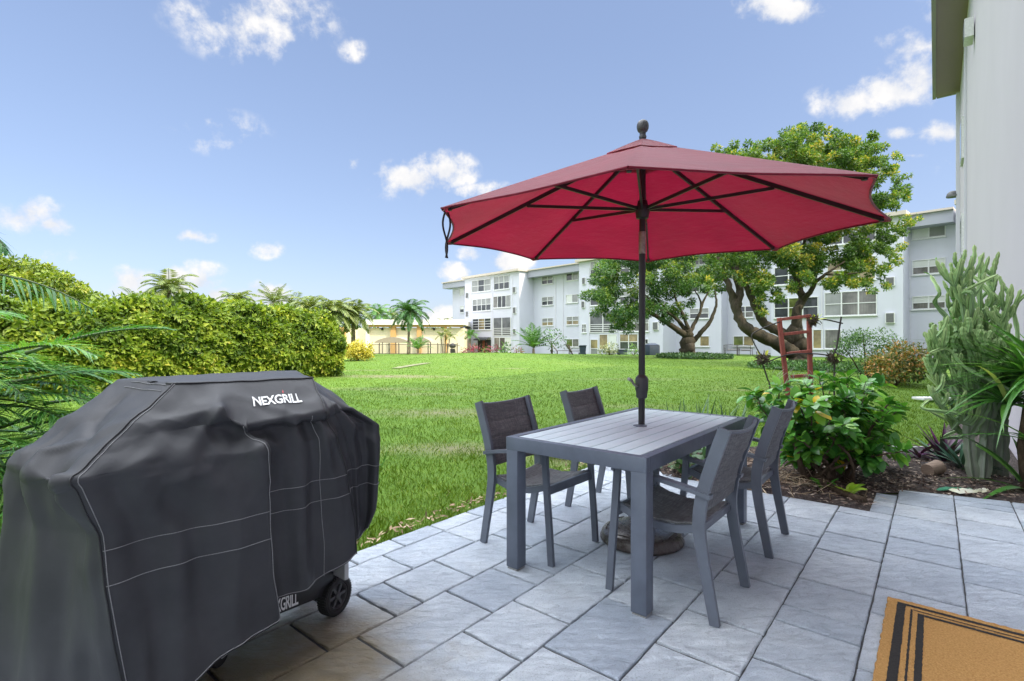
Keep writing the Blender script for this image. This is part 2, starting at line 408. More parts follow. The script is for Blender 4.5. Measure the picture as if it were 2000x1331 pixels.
def paver(u0, u1, w0, w1, cutline=None):
    gp = .0036; gu = .0068; u0 += gu+random.uniform(0, .002); u1 -= gu+random.uniform(0, .002); w0 += gp; w1 -= gp
    if u1-u0 < .03 or w1-w0 < .02: return
    poly = [(u0, w0), (u1, w0), (u1, w1), (u0, w1)]
    if cutline:                               # cut the far end to the bed edge u = a + b*w
        a, b = cutline
        q = []
        for i in range(4):
            P, Q = poly[i], poly[(i+1) % 4]
            ip, iq = P[0] <= a+b*P[1], Q[0] <= a+b*Q[1]
            if ip: q.append(P)
            if ip != iq:
                t = (a+b*P[1]-P[0])/((Q[0]-P[0])-b*(Q[1]-P[1])); q.append((P[0]+(Q[0]-P[0])*t, P[1]+(Q[1]-P[1])*t))
        poly = q
        if len(poly) < 3: return
    cx = sum(p[0] for p in poly)/len(poly); cy = sum(p[1] for p in poly)/len(poly); tone = random.random()
    dz = random.uniform(-.0015, .0015); tx, ty = random.uniform(-.003, .003), random.uniform(-.003, .003)
    # subdivided outline with slightly uneven, worn edges
    out = []
    for i in range(len(poly)):
        P, Q = poly[i], poly[(i+1) % len(poly)]; L = math.hypot(Q[0]-P[0], Q[1]-P[1]); k = max(1, int(L/.045))
        for j in range(k): t = j/k; out.append((P[0]+(Q[0]-P[0])*t, P[1]+(Q[1]-P[1])*t))
    o = len(bmv); n = len(out)
    for inset, z in ((0.0, -.03), (0.0, -.0065), (.0035, -.0018), (.008, 0.0)):
        for (u, w) in out:
            j = random.uniform(-.0022, .0022) if z > -.02 else 0
            d = math.hypot(u-cx, w-cy); f = 1-(inset+j)/max(d, .03)
            uu, ww = cx+(u-cx)*f, cy+(w-cy)*f
            bmv.append(UW(uu, ww, z+dz+tx*(uu-cx)+ty*(ww-cy))); bmt.append(tone)
    for r_ in range(3):
        for j in range(n):
            j2 = (j+1) % n; bmf.append((o+r_*n+j, o+r_*n+j2, o+(r_+1)*n+j2, o+(r_+1)*n+j))
    bmf.append(tuple(o+3*n+j for j in range(n)))
for (w0, w1, js) in ROWS:
    us = [-1.2, -.6, -.2, .1]+js
    us = [u for i, u in enumerate(us) if i == 0 or u-us[i-1] > .1]
    wc = (w0+w1)/2
    fe = far_edge(wc)
    if fe is None:
        if w0 > .2: us += [5.02]; cut = (5.27, 0) ; us += [5.27]; cut = None
        else:
            us += [5.45, 5.75, 6.1]; cut = (5.545, -.24) if True else None
    else: us += [fe]; cut = None
    us = sorted(set(us))
    for a, b in zip(us[:-1], us[1:]):
        if .2 < w0 < .3 and b > 4.68:         # row that meets the notch of the bed
            paver(a, b, w0, min(w1, .387), cut) if a > 4.6 else (paver(a, 4.67, w0, w1), paver(4.67, b, w0, .387))
        else: paver(a, b, w0, w1, cut)
me = bpy.data.meshes.new('patio'); me.from_pydata([tuple(v) for v in bmv], [], bmf); me.materials.append(M_paver)
at = me.attributes.new('tone', 'FLOAT', 'POINT'); at.data.foreach_set('value', bmt); me.update()
me.polygons.foreach_set('use_smooth', [False]*len(bmf))
o = bpy.data.objects.new('patio', me); COL.objects.link(o); tag(o, kind='structure')
# sand bed under and between the pavers
b = MB(); P = [UW(-1.2, 2.70, -.012), UW(-1.2, -.675, -.012), UW(5.67, -.675, -.012), UW(5.5, .12, -.012), UW(5.24, .38, -.012), UW(4.66, .38, -.012), UW(4.66, 1.94, -.012), UW(4.84, 1.96, -.012), UW(4.84, 2.70, -.012)]
b.add(P, [tuple(range(len(P)-1, -1, -1))]); tag(b.build('patio_base', M_joint), kind='structure')

# ------------------------------------------------------------------ planting bed
def mulch_mat():
    m, nt, out = mat('bark_mulch')
    f = noise(nt, 45, 5, .7); f2 = noise(nt, 9, 4, .6)
    c = ramp(nt, f, [(.25, (.03, .024, .023)), (.5, (.085, .067, .06)), (.62, (.17, .14, .12)), (.8, (.36, .31, .27))])
    c = mixc(nt, math_(nt, 'MULTIPLY', f2, .4), c, (.09, .08, .083))
    pbsdf(nt, out, c, .9, 0, bump(nt, f, .9, .03), .2); return m
M_mulch = mulch_mat()
BED = [(4.665, 2.0), (5.0, 2.25), (5.6, 2.3), (6.3, 2.0), (6.9, 1.45), (7.25, .9), (7.35, .3), (7.9, 0), (9.5, -.1), (11, -.2), (11, -.675), (5.66, -.675), (5.6, -.2), (5.5, .117), (5.265, .38), (4.665, .38)]
def inpoly(u, w, poly=BED):
    c = False; j = len(poly)-1
    for i in range(len(poly)):
        if (poly[i][1] > w) != (poly[j][1] > w) and u < (poly[j][0]-poly[i][0])*(w-poly[i][1])/(poly[j][1]-poly[i][1])+poly[i][0]: c = not c
        j = i
    return c
def bed_h(u, w): return .012+.022*math.sin(u*3.1+w*2)*math.sin(w*3.7+1)+.012*math.sin(u*9)*math.sin(w*11)
bm = bmesh.new()
vs = [bm.verts.new(UW(u, w, 0)) for u, w in BED]; bm.faces.new(vs)
bmesh.ops.triangulate(bm, faces=bm.faces[:])
for _ in range(4): bmesh.ops.subdivide_edges(bm, edges=[e for e in bm.edges if e.calc_length() > .12], cuts=1, use_grid_fill=False); bmesh.ops.triangulate(bm, faces=bm.faces[:])
for v in bm.verts:
    u = v.co.x*ST+v.co.y*CT; w = -v.co.x*CT+v.co.y*ST; v.co.z = bed_h(u, w) if not v.is_boundary else -.004
me = bpy.data.meshes.new('planting_bed'); bm.normal_update(); bm.to_mesh(me); bm.free(); me.materials.append(M_mulch)
o = bpy.data.objects.new('planting_bed', me); COL.objects.link(o); tag(o, kind='structure')
for p in me.polygons:
    if p.normal.z < 0: me.flip_normals(); break
# loose chips and dead leaves on the bed
M_chip = leafmat('bark_chip', [(0, (.02, .014, .012)), (.5, (.075, .052, .042)), (.8, (.19, .145, .115)), (1, (.36, .30, .24))], trans=0, rough=.9, spec=.1, gain=1.9)
C = []
while len(C) < 9000:
    u, w = random.uniform(4.6, 8), random.uniform(-.56, 2.4)
    if u > 6.2 and random.random() < .5: continue
    if inpoly(u, w): C.append(UW(u, w, bed_h(u, w)+random.uniform(.003, .016)))
C = np.array([tuple(c) for c in C]); n = len(C)
D = rng.normal(size=(n, 3))*np.array([1, 1, .18]); Nn = rng.normal(size=(n, 3))*.35+np.array([0, 0, 1])
V, F, T = leaf_arrays(C, D, Nn, rng.uniform(.02, .065, n), rng.uniform(.006, .018, n), rng.random(n)**1.3, .1)
tag(npmesh('bark_chips', V, F, M_chip, tone=T), 'loose bark chips and dry litter over the planting bed', 'mulch', kind='stuff')

# ------------------------------------------------------------------ dining table
def metal_paint(name, c, rough=.38):
    m, nt, out = mat(name)
    f = noise(nt, 7, 4, .6); f2 = noise(nt, 300, 2, .6); f3 = noise(nt, 35, 5, .7)
    col = ramp(nt, f, [(.3, tuple(v*.85 for v in c)), (.7, tuple(v*1.12 for v in c))])
    col = mixc(nt, math_(nt, 'MULTIPLY', ramp(nt, f3, [(.66, (0,0,0)), (.8, (1,1,1))]), .18), col, (.25, .25, .25))
    pbsdf(nt, out, col, math_(nt, 'MULTIPLY_ADD', f3, .3, rough-.12), 0.0, bump(nt, f2, .12, .001), .5)
    return m
M_frame = metal_paint('grey_powder_coat', (.115, .135, .175))
M_chairf = metal_paint('chair_powder_coat', (.115, .132, .165))
def slat_mat():
    m, nt, out = mat('grey_composite_slat')
    st = scaled(nt, (9, 9, 9)); f = noise(nt, 1.6, 5, .6, vec=st); f2 = noise(nt, 90, 3, .6)
    c = ramp(nt, f, [(.3, (.58, .70, .74)), (.7, (.64, .75, .78))])
    pbsdf(nt, out, c, math_(nt, 'MULTIPLY_ADD', f, .22, .33), 0, bump(nt, f2, .1, .001), .6); return m
M_slat = slat_mat()
TC = Vector((.8097, 3.2356, 0)); TL, TW, TH_ = 1.63, .84, .74
table = thing('dining_table', 'grey slatted aluminium patio dining table with a red umbrella standing through it', 'table', TC, RZ)
b = MB()                                  # local x = along the table, y = across
hl, hw = TL/2, TW/2
fr = .045
for s in (-1, 1):
    b.box((0, s*(hw-fr/2), TH_-.036), (TL-2*fr-.002, fr, .072), bev=.004)
    b.box((s*(hl-fr/2), 0, TH_-.036), (fr, TW, .072), bev=.004)
b.build('apron', M_frame, table, angle=R(40))
b = MB(); ns = 8; sw = (TW-2*fr-.012)/ns
for i in range(ns):
    y = -hw+fr+.006+sw*(i+.5)
    if i in (3, 4):                       # the two middle slats are cut around the umbrella hole
        for s in (-1, 1): b.box((s*(hl-fr+.028)/2+s*.002, y, TH_-.009), (hl-fr-.028, sw-.006, .015), bev=.0025)
        yy = y+(-1 if i == 3 else 1)*.014; b.box((0, yy, TH_-.0095), (.0555, sw-.036, .0145))
    else: b.box((0, y, TH_-.009), (TL-2*fr-.006, sw-.006, .015), bev=.0025)
b.build('tabletop', M_slat, table, angle=R(40))
b = MB(); b.lathe([(.030, TH_-.003), (.042, TH_-.003), (.043, TH_+.002), (.031, TH_+.003)], n=28); b.build('umbrella_hole_ring', M_frame, table, angle=R(40))
M_foot = simple('grey_plastic_foot', (.35, .35, .34), rough=.6)
for sx in (-1, 1):
    for sy in (-1, 1):
        b = MB(); x, y = sx*(hl-.0405), sy*(hw-.0405)
        b.box((x, y, (TH_-.074+.008)/2+.004), (.078, .078, TH_-.074-.008), bev=.004); l = b.build('leg', M_frame, table, angle=R(40))
        b = MB(); b.box((x, y, .004), (.07, .07, .008), bev=.002); b.build('foot', M_foot, l)

# ------------------------------------------------------------------ chairs
def sling_mat():
    m, nt, out = mat('grey_textilene_sling')
    tc = nt.nodes.new('ShaderNodeTexCoord')
    w1 = N(nt, 'ShaderNodeTexWave', wave_type='BANDS', bands_direction='X'); w1.inputs['Scale'].default_value = 130; nt.links.new(tc.outputs['Object'], w1.inputs[0]); w1.inputs['Distortion'].default_value = 1.5
    w2 = N(nt, 'ShaderNodeTexWave', wave_type='BANDS', bands_direction='DIAGONAL'); w2.inputs['Scale'].default_value = 90; nt.links.new(tc.outputs['Object'], w2.inputs[0]); w2.inputs['Distortion'].default_value = 1.5
    f = noise(nt, 11, 5, .6); sx = scaled(nt, (160, 16, 16)); fx = noise(nt, 1, 3, .6, vec=sx); sy = scaled(nt, (16, 120, 120)); fy = noise(nt, 1, 3, .6, vec=sy)
    t = math_(nt, 'ADD', math_(nt, 'MULTIPLY', fx, .5), math_(nt, 'MULTIPLY', fy, .5))
    c = ramp(nt, t, [(.32, (.07, .073, .078)), (.5, (.135, .14, .146)), (.70, (.25, .258, .262))])
    c = mixc(nt, math_(nt, 'MULTIPLY', f, .35), c, (.10, .10, .115))
    h = math_(nt, 'ADD', w1.outputs['Fac'], w2.outputs['Fac'])
    pbsdf(nt, out, c, .7, 0, bump(nt, h, .35, .002), .3); return m
M_sling = sling_mat()
def spline(pts, k=6):
    """Catmull-Rom through 2D/3D points"""
    P = [Vector(p) for p in pts]; P = [2*P[0]-P[1]]+P+[2*P[-1]-P[-2]]; out = []
    for i in range(1, len(P)-2):
        for j in range(k):
            t = j/k; a, b_, c, d = P[i-1], P[i], P[i+1], P[i+2]
            out.append(.5*((2*b_)+(c-a)*t+(2*a-5*b_+4*c-d)*t*t+(3*b_-a-3*c+d)*t**3))
    out.append(P[-2]); return out
def sheet(fn, nu, nv, th, name, m, parent):
    """closed quilted panel: fn(s,t)->(point, normal)"""
    vs = []; fs = []
    for side in (1, -1):
        for j in range(nv+1):
            for i in range(nu+1):
                p, n = fn(i/nu, j/nv); vs.append(p+n*th*.5*side*(1 if side > 0 else 1))
    o2 = (nu+1)*(nv+1)
    for j in range(nv):
        for i in range(nu):
            a = j*(nu+1)+i; fs.append((a, a+1, a+nu+2, a+nu+1)); fs.append((o2+a, o2+a+nu+1, o2+a+nu+2, o2+a+1))
    for i in range(nu):
        a = i; fs.append((a, o2+a, o2+a+1, a+1)); a = nv*(nu+1)+i; fs.append((a, a+1, o2+a+1, o2+a))
    for j in range(nv):
        a = j*(nu+1); fs.append((a, a+nu+1, o2+a+nu+1, o2+a)); a += nu; fs.append((a, o2+a, o2+a+nu+1, a+nu+1))
    return MB().add(vs, fs).build(name, m, parent, smooth=True)
CHG = 'grey sling armchairs around the patio table'
def make_chair(loc, rz, label):
    t = thing('patio_chair', label, 'chair', loc, rz, CHG)
    UP = [(-.262, 0), (-.236, .14), (-.208, .29), (-.192, .41), (-.194, .50), (-.215, .61), (-.255, .74), (-.305, .885)]
    FR = [(.268, 0), (.254, .20), (.236, .42), (.222, .628)]
    for s in (-1, 1):
        x = s*.2375
        b = MB(); b.ribbon(spline([(x, y, z) for y, z in UP], 5), .023, [.044+.012*min(1, i/18) for i in range(36)], (1, 0, 0)); b.build('rear_leg', M_chairf, t, angle=R(35))
        b = MB(); b.ribbon(spline([(x, y, z) for y, z in FR], 4), .023, .036, (1, 0, 0)); b.build('front_leg', M_chairf, t, angle=R(35))
        b = MB(); b.ribbon(spline([(x, -.245, .572), (x, -.15, .592), (x, .05, .622), (x, .19, .640), (x, .232, .636), (x, .241, .62)], 4), .046, .019, (1, 0, 0)); b.build('armrest', M_chairf, t, angle=R(35))
        b = MB(); b.ribbon(spline([(s*.216, -.185, .412), (s*.216, -.06, .385), (s*.216, .09, .392), (s*.216, .232, .438)], 5), .016, .036, (1, 0, 0)); b.build('side_rail', M_chairf, t, angle=R(35))
    b = MB(); b.bar((-.225, .228, .415), (.225, .228, .415), .022, .05, bev=.003)
    b.build('front_rail', M_chairf, t, angle=R(35))
    b = MB(); b.bar((-.225, -.18, .40), (.225, -.18, .40), .02, .035, bev=.003); b.build('rear_rail', M_chairf, t, angle=R(35))
    b = MB(); pts = [Vector((x_, -.312-.028*(1-(x_/.226)**2), .873-.016*(1-(x_/.226)**2))) for x_ in np.linspace(-.226, .226, 13)]
    b.tube(pts, .0085, 8); b.build('top_rail', M_chairf, t, angle=R(50))
    def seat(s_, t_):
        x = (s_-.5)*.416; y = -.178+t_*.415
        zr = .418-.032*math.sin(math.pi*min(t_*1.02, 1))+.022*t_
        g = 0
        for q in (.25, .5, .75): g += .004*math.exp(-((t_-q)/.018)**2)
        z = zr-.02*(1-(2*s_-1)**2)-g+.012
        if t_ > .93: z -= (t_-.93)*.35
        return Vector((x, y, z)), Vector((0, 0, 1))
    sheet(seat, 22, 60, .012, 'seat', M_sling, t)
    up = spline([(0, y, z) for y, z in UP[4:]], 8)
    def back(s_, t_):
        k = t_*(len(up)-1); i = min(int(k), len(up)-2); p = up[i].lerp(up[i+1], k-i); d = (up[min(i+2, len(up)-1)]-up[max(i-1, 0)]).normalized()
        nrm = Vector((0, d.z, -d.y)); dip = (1-(2*s_-1)**2)
        g = 0
        for q in (.27, .5, .74): g += .0045*math.exp(-((t_-q)/.02)**2)
        off = -.006-.030*dip*(.35+.65*t_)+.006*math.sin(t_*12.5+1)*dip-g
        x = (s_-.5)*.448
        return Vector((x, p.y, p.z-.012*dip*t_*t_-.008))+nrm*off, nrm
    sheet(back, 22, 60, .014, 'backrest', M_sling, t)
    return t
ch = make_chair(UW(2.583, 1.022), RZ, 'grey sling armchair nearest the viewer, seen from behind beside the front right table leg')
copy_thing(ch, UW(3.512, 1.020), RZ+R(1.5), 'grey sling armchair on the right side of the table, next to the glossy leaved shrub')
copy_thing(ch, UW(2.618, 1.940), RZ+math.pi-R(1), 'grey sling armchair standing beside the lawn by the front left table leg')
copy_thing(ch, UW(3.556, 1.925), RZ+math.pi+R(1), 'grey sling armchair on the lawn side, farthest from the barbecue, mostly behind the tabletop')

# ------------------------------------------------------------------ umbrella
def canopy_mat():
    m, nt, out = mat('red_canopy_fabric')
    f = noise(nt, 2.5, 5, .6); f2 = noise(nt, 420, 2, .5); st = scaled(nt, (3, 3, 14)); f3 = noise(nt, 3, 5, .6, vec=st)
    c = ramp(nt, f, [(.3, (.19, .004, .026)), (.7, (.25, .006, .034))])
    c = mixc(nt, math_(nt, 'MULTIPLY', ramp(nt, f3, [(.55, (0,0,0)), (.8, (1,1,1))]), .25), c, (.30, .045, .075))
    n = bump(nt, f2, .15, .001); n = bump(nt, f3, .35, .02, n)
    b = pbsdf(nt, None, c, .75, 0, n, .25); b.inputs['Sheen Weight'].default_value = .35
    t = N(nt, 'ShaderNodeBsdfTranslucent'); nt.links.new(mixc(nt, 1, c, (1.5, .9, 1.1), 'MULTIPLY'), t.inputs[0])
    mx = N(nt, 'ShaderNodeMixShader', Fac=.34); nt.links.new(b.outputs[0], mx.inputs[1]); nt.links.new(t.outputs[0], mx.inputs[2]); nt.links.new(mx.outputs[0], out.inputs[0]); return m
M_canopy = canopy_mat()
M_black = metal_paint('black_umbrella_pole', (.018, .018, .021), .35)
M_dgrey = metal_paint('dark_grey_umbrella_finial', (.05, .05, .056), .4)
M_steel = simple('bare_worn_steel', (.42, .41, .38), (.2, .19, .17), 30, .38, .8)
umb = thing('patio_umbrella', 'red octagonal patio umbrella on a dark pole through the middle of the table', 'umbrella', (TC.x+.02, TC.y+.055, 0)); umb.rotation_euler = (R(.9), 0, 0)
RIM, RR, APEX = 1.968, 1.355, 2.535
def ang(k): return R(-106.5+45*k)
def canopy_pt(k, r):                        # k fractional rib number, r 0..1
    k0 = math.floor(k); f = k-k0
    a0, a1 = ang(k0), ang(k0+1)
    p0 = Vector((math.cos(a0), math.sin(a0), 0)); p1 = Vector((math.cos(a1), math.sin(a1), 0))
    p = p0.lerp(p1, f); sag = math.sin(math.pi*f)
    z = APEX-(APEX-RIM)*r
    # panels belly inwards between ribs and the hem is scalloped
    q = p*RR*r*(1-.045*sag*r**3)
    z += -.022*sag*r*(1-r)*2+.010*sag*r**3
    z += .0015*math.sin(k*9+r*13)*sag
    return Vector((q.x, q.y, z))
vs = []; fs = []; nk, nr = 8*16, 26
for j in range(nr+1):
    r = .06+.94*j/nr
    for i in range(nk): vs.append(canopy_pt(i/16, r))
for j in range(nr):
    for i in range(nk):
        i2 = (i+1) % nk; fs.append((j*nk+i, (j+1)*nk+i, (j+1)*nk+i2, j*nk+i2))
b = MB(); b.add(vs, fs); can = b.build('canopy', M_canopy, umb, smooth=True)
b = MB(); hem = [canopy_pt(i/16, 1.0)+Vector((0, 0, -.004)) for i in range(nk+1)]
b.tube(hem, .0055, 6, cap=False); b.build('hem', M_canopy, can, smooth=True)
b = MB()                                    # pocket tips at the rib ends
for k in range(8):
    p = canopy_pt(k, 1.0); q = canopy_pt(k, .955); e = canopy_pt(k+.05, 1.0); g = canopy_pt(k-.05+8, 1.0)
    d = Vector((0, 0, -.012)); b = MB(); b.add([q+d, e+d*.8, p+d*1.4, g+d*.8], [(0,1,2,3)]); b.build('rib_pocket', M_canopy, can)

vs = []; fs = []; nr2 = 8                   # vent cap with a fluted, loose edge
for j in range(nr2+1):
    r = .012+.20*j/nr2
    for i in range(nk):
        k = i/16; p = canopy_pt(k, 1.0); d = Vector((p.x, p.y, 0)); f = k-math.floor(k); s = math.sin(math.pi*f)
        z = APEX+.020-.134*(j/nr2)**1.05+.010*s*(j/nr2)**2*(1 if (math.floor(k) % 2) else .55); q = d*r*(1-.05*s)
        vs.append(Vector((q.x, q.y, z)))
for j in range(nr2):
    for i in range(nk):
        i2 = (i+1) % nk; fs.append((j*nk+i, (j+1)*nk+i, (j+1)*nk+i2, j*nk+i2))
b = MB(); b.add(vs, fs); b.build('vent_cap', M_canopy, umb, smooth=True)
b = MB(); b.tube([(0, 0, .02), (0, 0, 1.86)], .0205, 20); b.build('lower_pole', M_black, umb, angle=R(40))
b = MB(); b.tube([(0, 0, 1.83), (0, 0, 1.97)], .0222, 20); b.tube([(0, 0, 1.955), (0, 0, 1.965)], .0235, 20); b.build('tilt_joint', M_steel, umb, angle=R(40))
b = MB(); b.tube([(0, 0, 1.97), (0, 0, APEX+.06)], .0195, 20); b.build('upper_pole', M_black, umb, angle=R(40))
b = MB(); b.lathe([(.022, 2.05), (.038, 2.055), (.042, 2.08), (.046, 2.10), (.046, 2.13), (.034, 2.14), (.03, 2.165), (.022, 2.17)], n=24); b.build('runner_hub', M_black, umb, angle=R(40))
b = MB(); b.lathe([(.022, APEX-.09), (.05, APEX-.08), (.05, APEX-.05), (.022, APEX-.04)], n=24); b.build('top_hub', M_black, umb, angle=R(40))
for k in range(8):
    b = MB(); pts = [canopy_pt(k, r)+Vector((0, 0, -.017)) for r in np.linspace(.045, .965, 9)]
    a = ang(k); side = Vector((-math.sin(a), math.cos(a), 0)); b.ribbon(pts, .013, .024, side)
    e = pts[-1]; b.box(e+Vector((0, 0, -.002)), (.02, .02, .026), bev=.004); rb = b.build('rib', M_black, umb)
    b = MB(); mpt = canopy_pt(k, .56)+Vector((0, 0, -.03)); h = Vector((math.cos(a)*.04, math.sin(a)*.04, 2.115)); b.bar(h, mpt, .012, .019); b.build('strut', M_black, rb)
b = MB(); b.lathe([(.004, 2.56), (.022, 2.562), (.024, 2.572), (.018, 2.585), (.018, 2.595), (.030, 2.606), (.036, 2.620), (.038, 2.636), (.036, 2.652), (.028, 2.668), (.014, 2.676), (.002, 2.678)], n=28); b.build('finial', M_dgrey, umb, angle=R(60))
b = MB(); b.lathe([(.022, .905), (.034, .915), (.036, .95), (.041, .965), (.041, 1.03), (.036, 1.045), (.030, 1.05), (.022, 1.06)], n=24); cr = b.build('crank_housing', M_dgrey, umb, angle=R(40))
b = MB(); hx = Vector((-.80, -.6, 0)).normalized(); c0 = Vector((0, 0, .99)); b.tube([c0, c0+hx*.055, c0+hx*.075+Vector((0, 0, .012)), c0+hx*.098+Vector((0, 0, .038))], .008, 10); b.tube([c0+hx*.095+Vector((0, 0, .036)), c0+hx*.128+Vector((0, 0, .050))], .0105, 10); b.build('crank_handle', M_steel, cr, angle=R(40))
b = MB(); tp = canopy_pt(6.96, .985)           # loose velcro closing strap hanging from the left corner
for sgn in (-1, 1):
    pts = [tp+Vector((.006*sgn+sgn*.014*math.sin(t*6.0)*(1-t*.3), sgn*.005, -.02-.24*t)) for t in np.linspace(0, 1, 14)]
    b.ribbon(pts, .012, .003, (.6, .8, 0))
b.build('closing_strap', M_black, umb)
# heavy base
M_base = metal_paint('brown_resin_umbrella_base', (.062, .050, .044), .25)
ub = thing('umbrella_base', 'round glossy brown umbrella base on the pavers under the table', 'umbrella base', (TC.x+.02, TC.y+.045, 0))
prof = [(.02, .004), (.255, .004), (.262, .012), (.262, .022), (.256, .034), (.252, .048), (.238, .066), (.215, .078), (.17, .088), (.10, .096), (.05, .100), (.044, .11), (.04, .26), (.034, .268), (.0225, .27)]
b = MB(); b.lathe([(.0215, .004)]+prof[1:], n=56); b.build('base_dome', M_base, ub, angle=R(50))
b = MB()
for k in range(4):
    a0 = k*math.pi/2+.3
    pts = [Vector((math.cos(a0+t*1.25)*(.225-.02*math.sin(t*3.1)), math.sin(a0+t*1.25)*(.225-.02*math.sin(t*3.1)), .0745+.006*math.sin(t*3.1))) for t in np.linspace(0, 1, 14)]
    b.tube(pts, .006, 6)
b.build('raised_rim', M_base, ub, smooth=True)
b = MB(); b.tube([(.036, 0, .21), (.075, -.02, .21)], .008, 8); b.box((.085, -.023, .21), (.02, .05, .02), bev=.006); b.build('clamp_knob', M_black, ub, angle=R(40))

# ------------------------------------------------------------------ door mat
def coir():
    m, nt, out = mat('coir_matting')
    f = noise(nt, 130, 3, .7); f2 = noise(nt, 7, 5, .65)
    c = ramp(nt, f, [(.25, (.30, .155, .045)), (.55, (.50, .28, .10)), (.8, (.66, .41, .18))])
    c = mixc(nt, math_(nt, 'MULTIPLY', f2, .3), c, (.42, .25, .10))
    pbsdf(nt, out, c, .95, 0, bump(nt, f, .9, .01), .1); return m
M_coir = coir(); M_coirb = simple('black_printed_coir', (.030, .026, .024), (.008, .008, .008), 140, .95, bstr=.9, bscale=140, bdist=.008)
L0, L1, W0, W1 = 2.21, 3.13, -.435, .18
mt = thing('doormat', 'tan coir doormat with black striped border lying on the pavers', 'doormat', UW((L0+L1)/2, (W0+W1)/2), RZ)
hx_, hy_ = (L1-L0)/2, (W1-W0)/2
vs = []; nU, nW = 60, 40; b = MB()
for zz in (.003, .016):
    for j in range(nW+1):
        for i in range(nU+1):
            x = -hx_+2*hx_*i/nU; y = -hy_+2*hy_*j/nW
            if i in (0, nU): x += random.uniform(-.004, .004)
            if j in (0, nW): y += random.uniform(-.004, .004)
            vs.append(Vector((x, y, zz+(random.uniform(-.001, .001) if zz > .01 else 0))))
fs = []; o2 = (nU+1)*(nW+1)
for j in range(nW):
    for i in range(nU): a = o2+j*(nU+1)+i; fs.append((a, a+1, a+nU+2, a+nU+1))
for i in range(nU):
    for a in (i, nW*(nU+1)+i): fs.append((a, a+1, o2+a+1, o2+a))
for j in range(nW):
    for a in (j*(nU+1), j*(nU+1)+nU): fs.append((a, a+nU+1, o2+a+nU+1, o2+a))
b.add(vs, fs); b.build('mat_pile', M_coir, mt)
b = MB()
def ring(ix, iy, tx, ty):                   # frame stripe: bands tx wide across the ends, ty wide along the sides
    X, Y = hx_-ix, hy_-iy
    def fuzz(x0, x1, y0, y1):
        n = 60; P = []
        along_x = (x1-x0) > (y1-y0)
        for k in range(n+1):
            t = k/n
            if along_x: x = x0+(x1-x0)*t; P += [Vector((x, y0+random.uniform(-.0012, .0012), .0180)), Vector((x, y1+random.uniform(-.0012, .0012), .0180))]
            else: y = y0+(y1-y0)*t; P += [Vector((x0+random.uniform(-.0012, .0012), y, .0180)), Vector((x1+random.uniform(-.0012, .0012), y, .0180))]
        F = [((2*k, 2*k+2, 2*k+3, 2*k+1) if along_x else (2*k, 2*k+1, 2*k+3, 2*k+2)) for k in range(n)]
        b.add(P, F)
    fuzz(-X, X, Y-ty, Y); fuzz(-X, X, -Y, -Y+ty); fuzz(-X, -X+tx, -Y+ty+.0005, Y-ty-.0005); fuzz(X-tx, X, -Y+ty+.0005, Y-ty-.0005)
ring(.038, .038, .022, .033); ring(.085, .090, .008, .008); ring(.112, .116, .020, .024)
b.build('printed_border', M_coirb, mt)

# ------------------------------------------------------------------ covered barbecue
def cover_mat():
    m, nt, out = mat('black_cover_fabric')
    f = noise(nt, 5, 5, .6); f2 = noise(nt, 500, 2, .5); f3 = noise(nt, 60, 4, .7)
    c = ramp(nt, f, [(.3, (.034, .035, .040)), (.7, (.052, .053, .059))])
    c = mixc(nt, math_(nt, 'MULTIPLY', ramp(nt, f3, [(.68, (0,0,0)), (.8, (1,1,1))]), .15), c, (.12, .12, .12))
    n = bump(nt, f2, .2, .0015); n = bump(nt, f, .15, .02, n)
    pbsdf(nt, out, c, math_(nt, 'MULTIPLY_ADD', f, .2, .42), 0, n, .26); return m
M_cover = cover_mat()
M_stitch = simple('pale_grey_stitching', (.27, .27, .28), (.15, .15, .16), 300, .8)
M_pipe = simple('black_cover_piping', (.02, .02, .023), rough=.5)
M_white = simple('white_print', (.82, .82, .82), (.74, .74, .74), 40, .5)
M_redp = simple('red_print', (.55, .03, .04), rough=.5)
M_cart = metal_paint('black_cart_metal', (.02, .021, .025), .35)
M_cartg = metal_paint('grey_cart_panel', (.42, .43, .44), .4)
M_rim = metal_paint('dark_grey_wheel_rim', (.055, .056, .06), .4)
M_rubber = simple('black_wheel_rubber', (.018, .018, .019), rough=.75)
g0 = UW(.87, 2.13)
bbq = thing('covered_barbecue', 'gas barbecue under a draped black fabric cover on the left of the patio', 'barbecue', g0)
